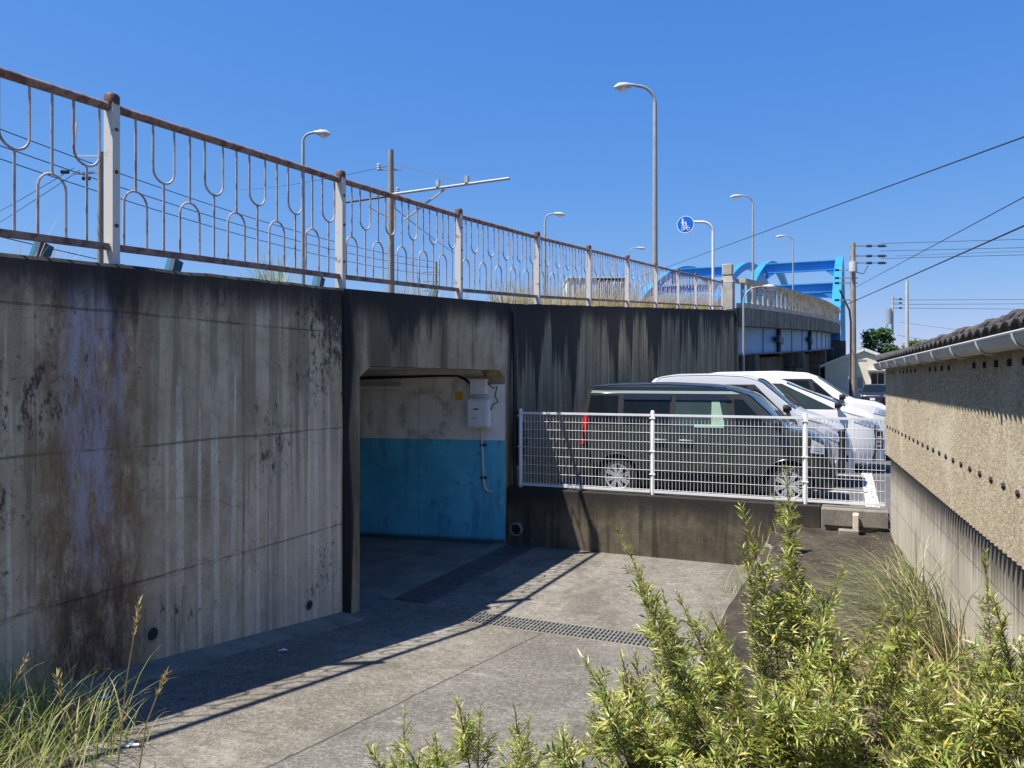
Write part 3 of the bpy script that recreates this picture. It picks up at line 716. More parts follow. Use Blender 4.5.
M['amber'] = simple('dark_lamp_inner', (.34,.36,.38), .15)
M['plate'] = simple('plate', (.75,.75,.72), .5)
M['glass_reflection'] = simple('pale_green_window_reflection', (.26,.38,.28), .6)  # pale reflection in the van's front window, painted as flat colour
M['seam'] = simple('panel_gap', (.012,.012,.012), .7)

def lerp(P, x):
    if x <= P[0][0]: return P[0][1]
    for (a,za),(b,zb) in zip(P, P[1:]):
        if x <= b: return za+(zb-za)*(x-a)/(b-a) if b > a else zb
    return P[-1][1]

def car(name, label, cat, loc, rz, L, W, prof, belt, wheels, wr, m_body, m_roof=None, wins=(), ws=None, heads=(), tails=(), grille=None, seams=(), handles=(), tumble=.22, group=None, nose=.30, tailr=.12, rails=False, spokes=7, extra=None, clad=True, rear_glass=None, visor=None):
    hw = W/2
    o = thing(name, label, cat, loc, group, rz)
    sm = []                                     # smoothed top profile
    N = 110
    for i in range(N+1):
        x = L*i/N; k = .035
        sm.append((x, sum(lerp(prof, min(L,max(0,x+d*k))) for d in (-1,-.5,0,.5,1))/5))
    top = lambda x: lerp(sm, x)
    def wid(x):
        f = 1.0
        if x > L-.75: q = (x-(L-.75))/.75; f -= nose*q**2.6
        if x < .45: q = (.45-x)/.45; f -= tailr*q**2.4
        return hw*f
    zlow = .19
    def bot(x):
        z = zlow + (.05*max(0,(x-(L-.35))/.35) + .06*max(0,(.3-x)/.3))
        for wx in wheels:
            d = abs(x-wx); ra = wr+.055
            if d < ra: z = max(z, wr+math.sqrt(ra*ra-d*d)*1.0)
        return z
    def side(x, z):
        w = wid(x)
        b = 1 - .10*max(0,(.52-z)/.4)**2 - .035*max(0,(z-.62)/.4)**1.5 if z <= belt else None
        if b is None:
            b = 1 - .035*max(0,(belt-.62)/.4)**1.5 - (z-belt)*tumble/hw*1.0
        return w*b
    def ze(x): return top(x)-.075
    xs = [L*i/N for i in range(N+1)]
    m = MB(); rows = []; nl = 9
    for x in xs:
        b = bot(x); e = max(ze(x), b+.03); row = []
        zb = min(belt, e)
        for i in range(6): z = b+(zb-b)*i/5; row.append((side(x,z), z))
        for i in range(1,4): z = zb+(e-zb)*i/3; row.append((side(x,z)-.0005*i, z))
        ye = row[-1][0]
        row += [(ye-.018, e+.042), (ye-.06, e+.062), (ye*.62, e+.072), (0, e+.075)]
        rows.append(row)
    K = len(rows[0]); full = []
    for x, row in zip(xs, rows):
        full.append([(x,-y,z) for (y,z) in row] + [(x,y,z) for (y,z) in reversed(row[:-1])])
    KK = len(full[0]); vs = [q for r_ in full for q in r_]
    fs = [(i*KK+j,(i+1)*KK+j,(i+1)*KK+j+1,i*KK+j+1) for i in range(N) for j in range(KK-1)]
    fs += [tuple(range(KK)), tuple(N*KK+j for j in range(KK-1,-1,-1))]
    roofset = None
    m.add(vs, fs); body = m.build('body', m_body, o, smooth=True, local=True)
    if m_roof:
        xr0, xr1 = m_roof[1], m_roof[2]; mm = MB()
        mm.grid(lambda x,f: (x, f*(side(x,ze(x))-.012), ze(x)+.047+.034*(1-abs(f)**3)), [xr0+(xr1-xr0)*i/24 for i in range(25)], [-1,-.9,-.7,-.4,0,.4,.7,.9,1])
        mm.build('roof_panel', m_roof[0], o, smooth=True, local=True)
    mm = MB(); mm.box(.08,L-.12,-hw*.86,hw*.86,.24,belt-.25,.03); mm.build('underbody', M['seam'], o, local=True)
    def patch(poly, off=.006, s=-1, n=10):
        q = MB(); P = []
        for (a,b) in zip(poly, poly[1:]+poly[:1]):
            for i in range(n): x = a[0]+(b[0]-a[0])*i/n; z = a[1]+(b[1]-a[1])*i/n; P.append((x,z))
        cx = sum(p_[0] for p_ in P)/len(P); cz = sum(p_[1] for p_ in P)/len(P)
        rings = [1.0,.66,.33]; nn = len(P); V = []
        for r_ in rings:
            for (x,z) in P: X_=cx+(x-cx)*r_; Z_=cz+(z-cz)*r_; V.append((X_, s*(side(X_,Z_)+off), Z_))
        V.append((cx, s*(side(cx,cz)+off), cz)); Fs = []
        for k in range(2):
            for i in range(nn): Fs.append((k*nn+i,k*nn+(i+1)%nn,(k+1)*nn+(i+1)%nn,(k+1)*nn+i))
        for i in range(nn): Fs.append((2*nn+i,2*nn+(i+1)%nn,3*nn))
        # a thin rim back to the body gives the panel thickness
        V += [(x, s*(side(x,z)-.004), z) for (x,z) in P]; b0 = 3*nn+1
        for i in range(nn): Fs.append((i,b0+i,b0+(i+1)%nn,(i+1)%nn))
        q.add(V, Fs); return q
    for s in (-1,1):
        for (poly, mt) in wins: patch(poly, .005, s).build('window', mt, o, smooth=True, local=True)
        for poly in heads:
            h = patch(poly, .010, s).build('headlight', M['headl'], o, smooth=True, local=True)
            cx = sum(p_[0] for p_ in poly)/len(poly); cz = sum(p_[1] for p_ in poly)/len(poly)
            patch([(cx+(x-cx)*.55, cz+(z-cz)*.55) for x,z in poly], .014, s).build('reflector', M['amber'], h, smooth=True, local=True)
        for poly in tails: patch(poly, .012, s).build('tail_light', M['tail'], o, smooth=True, local=True)
        if extra:
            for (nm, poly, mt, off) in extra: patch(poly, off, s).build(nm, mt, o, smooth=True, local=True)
        for ln in seams:
            q = MB(); P = []
            for (a,b) in zip(ln, ln[1:]):
                for i in range(9): x = a[0]+(b[0]-a[0])*i/8; z = a[1]+(b[1]-a[1])*i/8; P.append((x, s*(side(x,z)+.001), z))
            q.tube(P, .0045, 5); q.build('door_seam', M['seam'], o, local=True)
        for (x,z) in handles:
            q = MB(); y = side(x,z); q.tube([(x-.1,s*(y+.004),z),(x-.08,s*(y+.03),z),(x+.08,s*(y+.03),z),(x+.1,s*(y+.004),z)], .013, 8); q.build('door_handle', M['chrome'], o, smooth=True, local=True)
        for wx in wheels:
            yo = hw*.975
            t_ = MB().lathe([(wr*.62,-.20),(wr*.93,-.195),(wr,-.16),(wr,-.045),(wr*.95,-.012),(wr*.66,-.004),(wr*.63,-.02)], (wx, s*yo, wr), (0,s,0), 36)
            wq = thing('wheel', None, None, (0,0,0)); wq.parent = o
            for kk in ('label','category'): 
                if kk in wq: del wq[kk]
            t_.build('tyre', M['tyre'], wq, smooth=True, local=True)
            r_ = MB(); r_.lathe([(wr*.66,-.012),(wr*.645,-.002),(wr*.59,-.008),(wr*.58,-.05)], (wx,s*yo,wr),(0,s,0),36)
            r_.lathe([(.0005,-.006),(.04,-.008),(.05,-.025)], (wx,s*yo,wr),(0,s,0),16)
            for kx in range(spokes):
                a = 2*math.pi*kx/spokes+.3
                for da in (-.11,.11):
                    p0 = Vector((wx+math.cos(a+da*2.0)*.035, s*(yo-.018), wr+math.sin(a+da*2.0)*.035)); p1 = Vector((wx+math.cos(a+da)*wr*.61, s*(yo-.012), wr+math.sin(a+da)*wr*.61))
                    r_.bar(p0, p1, .026, .018, (0,1,0))
            r_.build('rim', M['alloy'], wq, smooth=True, local=True)
            d_ = MB().lathe([(wr*.6,-.06),(.0005,-.06)], (wx,s*yo,wr),(0,s,0),24); d_.build('brake_disc', M['seam'], wq, local=True)
            l_ = MB(); ra = wr+.055
            l_.tube([(wx+ra*math.cos(a), s*(side(wx+ra*math.cos(a)*.999, wr+.12)-.004), wr+ra*math.sin(a)) for a in [math.pi*i/16 for i in range(17)]], .014, 6)
            l_.build('arch_lip', m_body, o, smooth=True, local=True)
        # mirror
        mx = ws[0]-.12 if ws else L*.7
        mz = belt+.06; y = side(mx, mz)
        q = MB(); q.tube([(mx-.06,s*(y+.12),mz+.03),(mx-.045,s*(y+.12),mz+.03),(mx+.02,s*(y+.12),mz+.03),(mx+.07,s*(y+.11),mz+.03)], [.05,.068,.066,.03], 12); q.bar((mx,s*(y-.03),mz-.03),(mx,s*(y+.1),mz),.06,.03)
        q.build('mirror', M['trim'], o, smooth=True, local=True)
        if rails:
            q = MB(); P = [(x, s*(side(x,ze(x))-.035), ze(x)+.075) for x in [rails[0]+(rails[1]-rails[0])*i/16 for i in range(17)]]
            q.tube(P, .018, 8); q.build('roof_rail', rails[2], o, smooth=True, local=True)
        if clad:
            q = MB(); xs_ = [x for x in xs if wheels[0]+wr+.08 < x < wheels[1]-wr-.08]
            q.grid(lambda x,z: (x, s*(side(x,z)+.006), z), xs_, [.185,.22,.26]); q.build('sill_trim', M['trim'], o, smooth=True, local=True, fix=False)
    if ws:
        a, b = ws    # windscreen between cowl x=a and roof x=b
        q = MB(); n = 14
        q.grid(lambda x,f: (x+.004, f*(side(x,ze(x))-.022), ze(x)+.058+.022*(1-abs(f)**3)+.007), [b+(a-b)*i/n for i in range(n+1)], [-1,-.8,-.5,0,.5,.8,1]); q.build('windscreen', M['glass'], o, smooth=True, local=True)
        for f in (-.35,.3):
            q = MB(); q.tube([(a-.02, f*hw, ze(a-.02)+.10), (a-.22, (f+.42)*hw*.8, ze(a-.22)+.098)], .009, 6); q.build('wiper', M['trim'], o, local=True)
    # front and rear
    zf = top(L)
    q = MB(); q.box(L-.012,L+.012,-hw*.42,hw*.42,zf-.24,zf-.08,.006); q.build('grille', M['trim'], o, local=True)
    q = MB(); q.box(L+.012,L+.024,-.165,.165,.42,.585,.004); q.build('number_plate', M['plate'], o, local=True)
    q = MB(); q.box(L-.03,L+.012,-hw*.6,hw*.6,.26,.38,.01); q.build('air_intake', M['trim'], o, local=True)
    q = MB(); q.box(-.03,.02,-hw*.8,hw*.8,.32,.52,.02); q.build('rear_bumper', m_body, o, local=True)
    if rear_glass:
        x0,x1 = rear_glass; q = MB()
        q.grid(lambda x,f: (x-.006, f*(side(x,ze(x))-.06), ze(x)+.066+.02*(1-abs(f)**3)), [x0+(x1-x0)*i/8 for i in range(9)], [-1,-.6,0,.6,1]); q.build('rear_window', M['glass'], o, smooth=True, local=True)
    return o

# dark green compact van: side towards the fence
gprof = [(0,.42),(.015,.62),(.03,.95),(.05,1.10),(.10,1.60),(.15,1.69),(.6,1.72),(1.3,1.73),(2.0,1.70),(2.35,1.64),(2.55,1.56),(3.02,1.12),(3.10,1.075),(3.34,1.03),(3.50,.95),(3.60,.82),(3.64,.62),(3.65,.42)]
Bt = 1.06
gw = [([(.12,1.09),(.62,1.09),(.62,1.53),(.17,1.53)], M['glass']),
      ([(.70,1.09),(1.41,1.09),(1.41,1.47),(.71,1.47)], M['glass']),
      ([(1.49,1.09),(2.28,1.09),(2.22,1.47),(1.50,1.47)], M['glass_lit']),
      ([(2.36,1.09),(2.82,1.09),(2.46,1.48),(2.33,1.49)], M['glass'])]
def hx(x, b=1.02): return [(x,.30),(x,b)]
car('parked_van', 'dark green compact van parked right behind the white mesh fence', 'car', (-3.86,12.12,-.15), 0, 3.65, 1.62, gprof, Bt, (.63,3.08), .30, M['p_green'], (M['p_roof'],.16,2.5),
    gw, (3.06,2.50), heads=[[(3.36,.76),(3.54,.74),(3.54,.86),(3.38,.94)]], tails=[[(.035,.78),(.12,.78),(.14,1.24),(.085,1.24)]],
    seams=[hx(1.45), hx(.72), [(2.40,.30),(2.42,1.02)], [(.16,.98),(2.9,.98)]], handles=[(1.28,.88),(1.66,.88)],
    nose=.22, tailr=.05, tumble=.20,
    extra=[('window_band',[(.09,1.07),(2.88,1.07),(2.40,1.555),(.15,1.555)],M['trim'],.0025),('door_visor',[(.70,1.47),(1.42,1.47),(1.42,1.545),(.71,1.545)],M['p_roof'],.022),('door_visor',[(1.49,1.47),(2.30,1.47),(2.22,1.545),(1.50,1.545)],M['p_roof'],.022),
           ('window_reflection',[(2.02,1.11),(2.21,1.11),(2.13,1.46),(2.02,1.46)],M['glass_reflection'],.008),('window_reflection',[(1.78,1.075),(2.2,1.075),(2.2,1.12),(1.78,1.12)],M['glass_reflection'],.009),  # painted reflection patches laid on the front window glass
           ('sunlit_roof_edge',[(.17,1.565),(2.42,1.56),(2.3,1.60),(.2,1.605)],M['p_sunlit_edge'],.008),  # painted strip of sunlight along the roof edge
           ('roof_side',[(.19,1.605),(2.3,1.60),(2.2,1.66),(.22,1.66)],M['p_roof'],.007),('side_strip',[(.98,.40),(2.70,.40),(2.70,.45),(.98,.45)],M['trim'],.012)], rear_glass=(.065,.19), spokes=8)
# pale silver van
sprof = [(0,.42),(.02,.95),(.04,1.12),(.09,1.70),(.14,1.83),(.45,1.875),(1.1,1.885),(1.64,1.86),(1.92,1.78),(2.47,1.32),(2.61,1.23),(2.99,1.12),(3.21,1.00),(3.34,.82),(3.39,.58),(3.40,.42)]
car('parked_van', 'pale silver compact van with a white roof, second from the mesh fence', 'car', (-3.34,14.42,-.15), 0, 3.40, 1.60, sprof, 1.20, (.48,2.72), .30, M['p_silver'], (M['p_white'],.06,1.95),
    [([(.09,1.23),(.36,1.23),(.36,1.66),(.14,1.66)],M['glass']),([(.42,1.23),(1.02,1.23),(1.02,1.67),(.44,1.67)],M['glass']),([(1.1,1.23),(1.80,1.23),(1.72,1.66),(1.12,1.67)],M['glass']),([(1.86,1.23),(2.26,1.23),(1.94,1.57),(1.82,1.62)],M['glass'])],
    (2.50,1.88), heads=[[(2.84,.88),(3.21,.74),(3.25,.84),(2.92,1.02)]], tails=[[(.03,.8),(.10,.8),(.11,1.3),(.07,1.3)]], seams=[hx(1.06,1.17),[(1.9,.3),(1.9,1.17)],[(2.5,1.16),(2.9,1.05)],[(1.06,.3),(1.9,.3)]], handles=[(.9,1.0),(1.22,1.0)], nose=.36, tailr=.06, rear_glass=(.045,.12),
    extra=[('window_band',[(.08,1.215),(2.32,1.215),(1.84,1.69),(.135,1.69)],M['trim'],.0025),('fog_lamp',[(3.19,.42),(3.31,.42),(3.32,.52),(3.21,.54)],M['trim'],.008)])
# big white people carrier
wprof = [(0,.45),(.02,.95),(.08,1.2),(.22,1.66),(.34,1.82),(.9,1.88),(1.8,1.90),(2.4,1.87),(2.75,1.81),(3.02,1.71),(4.02,1.30),(4.15,1.23),(4.42,1.15),(4.60,1.04),(4.68,.85),(4.72,.58),(4.73,.45)]
car('people_carrier', 'white people carrier with a tall dark corner grille, third from the fence', 'car', (-4.14,16.85,-.15), 0, 4.73, 1.80, wprof, 1.20, (.85,3.75), .34, M['p_white'], None,
    [([(.22,1.24),(.95,1.24),(.95,1.68),(.36,1.68)],M['glass']),([(1.03,1.24),(2.05,1.24),(2.05,1.70),(1.05,1.70)],M['glass']),([(2.12,1.22),(3.30,1.22),(2.86,1.67),(2.15,1.70)],M['glass_lit']),([(3.35,1.22),(3.82,1.22),(3.20,1.53),(2.95,1.63)],M['glass_lit'])],
    (4.05,2.98), heads=[[(4.20,.98),(4.60,.86),(4.64,.95),(4.28,1.08)]], tails=[[(.05,.8),(.16,.8),(.2,1.45),(.12,1.45)]], seams=[hx(2.1,1.17),[(3.36,.3),(3.38,1.17)],[(4.0,1.17),(4.5,1.02)],[(2.1,.3),(3.36,.3)]], handles=[(1.9,1.02),(2.3,1.02)], nose=.26, tailr=.08, rear_glass=(.07,.3),
    extra=[('window_band',[(.20,1.205),(3.90,1.205),(2.90,1.70),(2.2,1.715),(.34,1.715)],M['trim'],.0025),('corner_grille',[(4.56,.46),(4.71,.46),(4.71,.80),(4.60,.80)],M['trim'],.010),('corner_lamp',[(4.60,.50),(4.69,.50),(4.69,.55),(4.61,.55)],M['chrome'],.016),('corner_lamp',[(4.60,.58),(4.69,.58),(4.69,.63),(4.61,.63)],M['chrome'],.016),('corner_lamp',[(4.61,.66),(4.69,.66),(4.69,.71),(4.62,.71)],M['chrome'],.016)])
car('parked_wagon', 'white wagon with a dark windscreen, farthest in the row of parked cars', 'car', (-3.78,19.5,-.15), 0, 4.73, 1.80, [(0,.45),(.02,.95),(.08,1.2),(.22,1.75),(.34,1.90),(.9,1.97),(2.2,1.99),(2.85,1.95),(3.1,1.86),(3.72,1.42),(3.88,1.34),(4.35,1.27),(4.60,1.15),(4.70,.92),(4.72,.6),(4.73,.45)], 1.30, (.85,3.75), .34, M['p_white'], None,
    [([(.22,1.33),(.95,1.33),(.95,1.76),(.34,1.76)],M['glass']),([(1.03,1.33),(2.1,1.33),(2.1,1.78),(1.05,1.78)],M['glass']),([(2.2,1.33),(3.05,1.33),(2.9,1.76),(2.22,1.78)],M['glass']),([(3.12,1.33),(3.46,1.33),(3.14,1.64),(3.0,1.72)],M['glass'])],
    (3.74,3.10), heads=[[(4.25,1.05),(4.60,.98),(4.63,1.08),(4.30,1.18)]], tails=[[(.05,.8),(.16,.8),(.2,1.45),(.12,1.45)]], seams=[hx(2.15,1.25),[(3.08,.3),(3.1,1.25)]], handles=[(1.95,1.1),(2.35,1.1)], nose=.26, tailr=.08, extra=[('window_band',[(.20,1.31),(3.52,1.31),(2.98,1.80),(.33,1.80)],M['trim'],.0025)], rear_glass=(.07,.3))
q = at(878, 398, t=54)
car('parked_hatchback', 'dark navy hatchback facing the camera beside the far house', 'car', (q.x+.1,q.y+3.6,-.18), R(-97), 3.7, 1.66, [(0,.42),(.03,1.0),(.18,1.4),(.4,1.52),(1.4,1.56),(2.0,1.50),(2.75,1.02),(3.4,.90),(3.62,.75),(3.7,.42)], .95, (.6,3.0), .30, M['p_navy'], None,
    [([(.4,1.0),(1.2,1.0),(1.2,1.34),(.5,1.34)],M['glass']),([(1.3,1.0),(2.35,1.0),(1.98,1.34),(1.32,1.34)],M['glass'])], (2.75,2.05), heads=[[(3.2,.72),(3.58,.62),(3.6,.74),(3.3,.86)]], tails=[[(.04,.7),(.2,.7),(.2,.95),(.06,.95)]])

# ------------------------------------------------------------------ street lamps
def lamp(label, u, vtop, X, zb, headdir, reach, pr=.075, group='street lamps', arc_h=1.0, t=None, mt='lamp_pole', hl=.62):
    q = at(u, vtop, X=X) if t is None else at(u, vtop, t=t)
    o = thing('street_lamp', label, 'street lamp', (q.x,q.y,zb), group)
    # sideways in the picture = camera right vector
    rgt = Vector((CT, ST, 0))*headdir
    H = q.z; up = Vector((0,0,1)); b = Vector((q.x,q.y,zb)); r = min(reach*.75, arc_h)
    pts = [b, b+up*(H-r-zb)*.5, b+up*(H-r-zb)]
    for i in range(1,9):
        a = math.pi/2*i/8*.95; pts.append(b+up*(H-r-zb)+up*r*math.sin(a)+rgt*r*(1-math.cos(a)))
    e = pts[-1]; pts.append(e+rgt*(reach-r)+up*.03)
    rad = [pr, pr*.85, pr*.7]+[pr*.52]*8+[pr*.45]
    MB().tube(pts, rad, 10).build('pole', M[mt], o, smooth=True)
    h0 = pts[-1]; ax = (rgt*1.0 - up*.12).normalized()
    hd = MB(); hd.tube([h0-ax*.03,h0+ax*.05,h0+ax*hl*.35,h0+ax*hl*.75,h0+ax*hl], [.045,.06,.115,.125,.03], 12)
    ho = hd.build('lamp_head', M['lamp_head'], o, smooth=True)
    MB().tube([h0+ax*hl*.3-up*.06,h0+ax*hl*.55-up*.085,h0+ax*hl*.88-up*.06], [.06,.10,.04], 10).build('lens', M['lens'], ho, smooth=True)
    MB().box(q.x-.1,q.x+.1,q.y-.1,q.y+.1,zb,zb+.05).build('base_plate', M['steel'], o)
    return o
lamp('tallest street lamp, standing just behind the railing at the middle of the picture', 655, 86, -5.75, zt(24)-.2, -1, .75, .095, arc_h=.75)
lamp('left street lamp rising behind the second railing bay, head to the right', 303, 133, -17.9, zt(27)-.2, 1, .45, .08, arc_h=.6, hl=.55)
lamp('small street lamp with its head to the right, standing left of the tallest lamp', 545, 214, -16.8, zt(36)-.2, 1, .55, .09, arc_h=.7, hl=.7)
lamp('smallest street lamp just left of the tallest lamp, head to the right', 629, 248, -17.9, 5.2, 1, .7, .09, arc_h=.8, hl=.8)
lamp('street lamp on the curved bridge approach, right of the blue round sign', 753, 196, None, 5.6, -1, .75, .085, arc_h=.6, t=51, hl=.8)
lamp('farther street lamp in front of the blue arch bracing', 793, 236, None, 6.6, -1, .75, .075, arc_h=.7, t=71, hl=.9)
lamp('parking lot lamp with a long curved arm in front of the viaduct', 743.5, 287, None, 0, 1, .90, .06, arc_h=.62, t=32.5, hl=.5)

# round sign
q = at(713, 222, X=-5.0); zb = zt(q.y)-.22
sg = thing('road_sign', 'round blue pedestrian and bicycle sign on a curved white pole', 'road sign', (q.x,q.y,zb))
rg = Vector((CT,ST,0)); b = Vector((q.x,q.y,zb)); up = Vector((0,0,1)); S = q.z-zb
pts = [b, b+up*(S-.42)] + [b+up*(S-.42)+up*.42*math.sin(math.pi/2*i/7)-rg*.42*(1-math.cos(math.pi/2*i/7)) for i in range(1,8)]; pts.append(pts[-1]-rg*.35)
MB().tube(pts, .052, 12).build('pole', M['white_pole'], sg, smooth=True)
sc_ = at(685.5, 224.5, t=at(713,X=-5.0).x and (q.y*CT - q.x*ST)); 
MB().tube([pts[-1]+rg*.2, Vector(sc_)+rg*.05], .04, 8).build('bracket', M['white_pole'], sg)
fwd = Vector((-ST,CT,0)); nrm = (-fwd*.93 - rg*.36).normalized(); sx = nrm.cross(up)*-1; sx.normalize()
RS = .34
disc = MB().lathe([(.0005,.012),(RS*.93,.012),(RS*.93,.0),(.0005,-.012)], sc_, nrm, 40); so = disc.build('sign_face', M['sign_blue'], sg, smooth=False)
MB().lathe([(RS*.93,.014),(RS,.014),(RS,-.014),(RS*.93,-.014),(RS*.93,.014)], sc_, nrm, 40).build('sign_rim', M['sign_white'], so)
def sp(x, y, d=.016): return Vector(sc_)+sx*x*RS+up*y*RS+nrm*d
fig = MB()
def blob(mb, cx, cy, r): mb.lathe([(.0005,.0035),(r*RS,.003),(r*RS,0)], sp(cx,cy,.013), nrm, 14)
def stroke(mb, a, b_, w): mb.bar(sp(*a), sp(*b_), w*RS, .006, nrm)
blob(fig,-.32,.62,.10); stroke(fig,(-.32,.52),(-.30,.10),.22); stroke(fig,(-.30,.12),(-.42,-.22),.10); stroke(fig,(-.28,.12),(-.16,-.22),.10); stroke(fig,(-.28,.42),(-.10,.16),.08); stroke(fig,(-.38,.42),(-.48,.14),.08)
blob(fig,.04,.28,.075); stroke(fig,(.04,.20),(.04,-.04),.15); stroke(fig,(.03,-.02),(-.03,-.22),.07); stroke(fig,(.05,-.02),(.12,-.22),.07); stroke(fig,(.0,.14),(-.10,.14),.06)
fig.build('pedestrian_symbol', M['sign_white'], so)
bk = MB()
for cx in (-.28,.32):
    P = [sp(cx+.17*math.cos(a), -.52+.17*math.sin(a)) for a in [2*math.pi*i/16 for i in range(17)]]; bk.tube(P, .012, 6)
for a,b_ in (((-.28,-.52),(-.10,-.30)),((-.10,-.30),(.22,-.30)),((.22,-.30),(.32,-.52)),((-.10,-.30),(.02,-.52)),((.02,-.52),(.22,-.30)),((-.28,-.52),(.02,-.52)),((.22,-.30),(.18,-.18)),((.18,-.18),(.30,-.18)),((-.13,-.24),(-.05,-.24))): stroke(bk,a,b_,.05)
bk.build('bicycle_symbol', M['sign_white'], so)

# ------------------------------------------------------------------ stone end post and viaduct
q0 = Vector((-4.75,35.75,0))
ep = thing('gate_post', 'pale stone end post where the railing meets the viaduct', 'stone post', (-4.8,35.8,zt(35.5)-.4))
MB().box(-5.35,-4.78,35.56,36.1,zt(35.5)-.45,zt(35.5)+1.25,.05).build('shaft', M['pillar'], ep)
m = MB(); z1 = zt(35.5)+1.25; m.add([(-5.35,35.56,z1),(-4.78,35.56,z1),(-4.78,36.1,z1),(-5.35,36.1,z1),(-5.26,35.64,z1+.35),(-4.87,35.64,z1+.35),(-4.87,36.02,z1+.35),(-5.26,36.02,z1+.35)],[(0,1,5,4),(1,2,6,5),(2,3,7,6),(3,0,4,7)]); m.box(-5.29,-4.84,35.61,36.05,z1+.35,z1+.85,.03); m.build('cap_stone', M['pillar'], ep)
va = thing('viaduct', 'curving concrete viaduct with a balustrade over pale blue girders', 'viaduct', (-4,50,0))
def vx(Y): qn = max(0,min(1,(Y-35.6)/42)); return -4.45+3.6*(1-(1-qn)**2)
def vtop(Y): return 6.22+(Y-35.6)*.045
def vrot(Y): return 7.2*(1-max(0,min(1,(Y-35.6)/42)))/42
def strip(mb, x0, x1, z0, z1, ya, yb, n):   # a beam following the curve; x offsets from the outer face (negative = inwards)
    ys = [ya+(yb-ya)*i/n for i in range(n+1)]; V=[]; 
    for y in ys:
        b = vtop(y)
        V += [(vx(y)+x0,y,b+z0),(vx(y)+x1,y,b+z0),(vx(y)+x1,y,b+z1),(vx(y)+x0,y,b+z1)]
    Fs = [(i*4+j,(i+1)*4+j,(i+1)*4+(j+1)%4,i*4+(j+1)%4) for i in range(n) for j in range(4)]+[(0,1,2,3),(n*4+3,n*4+2,n*4+1,n*4)]
    mb.add(V, Fs); return mb
YV = 78
strip(MB(), -.42,.05,-.20,0,36.1,YV,40).build('balustrade_rail', M['balus'], va)
strip(MB(), -.36,.0,-1.34,-1.10,36.1,YV,40).build('balustrade_plinth', M['balus'], va)
m = MB(); y = 36.3
while y < YV: b = vtop(y); x = vx(y); m.box(x-.22,x-.06,y-.11,y+.11,b-1.11,b-.19,.03); y += .95
tag(m.build('balustrade_bars', M['balus'], va), kind='stuff')
strip(MB(), -13,.03,-2.15,-1.335,36.02,YV,40).build('deck_slab', M['viaduct_conc'], va)
y = 37
while y < YV: x = vx(y); b = vtop(y); MB().box(x-.01,x+.036,y-.03,y+.03,b-2.16,b-1.36).build('fascia_joint', M['pit'], va); y += 1.6
for dx in (-.75,-6.5,-12.0): strip(MB(), dx-.06,dx,-3.45,-2.14,36.02,YV,40).build('girder', M['pale_steel'], va)
strip(MB(), -1.0,-.55,-3.50,-3.44,36.02,YV,40).build('girder_flange', M['dark_steel'], va)
y = 38.5
while y < YV: x = vx(y)-.75; b = vtop(y); MB().box(x-.01,x+.05,y-.02,y+.02,b-3.44,b-2.16).build('girder_stiffener', M['pale_steel'], va); y += 3.6
for y in (45.5,56.0):
    x = vx(y)-.7; b = vtop(y); q = MB(); q.box(x,x+.12,y-.35,y+.35,b-3.6,b-2.15); q.box(x,x+.16,y-1.4,y+1.4,b-2.95,b-2.6); q.build('girder_bracket', M['dark_steel'], va)
for y in (40.0,52,64,75):
    x = vx(y); b = vtop(y); q = MB(); q.box(x-12.2,x-.45,y-.7,y+.7,b-4.5,b-3.5,.08); q.box(x-11,x-.9,y-.6,y+.6,-.6,b-4.49,.08); q.build('pier', M['pier'], va)
m = MB(); n = 20
ys = [36.1+(74-36.1)*i/n for i in range(n+1)]; V = []
for y in ys: V += [(vx(y)-1.6,y,-.5),(vx(y)-1.6,y,vtop(y)-3.75),(vx(y)-2.2,y,vtop(y)-3.75),(vx(y)-2.2,y,-.5)]
m.add(V, [(i*4+j,(i+1)*4+j,(i+1)*4+(j+1)%4,i*4+(j+1)%4) for i in range(n) for j in range(4)]+[(0,1,2,3),(n*4+3,n*4+2,n*4+1,n*4)]); m.build('side_wall', M['pier'], va)

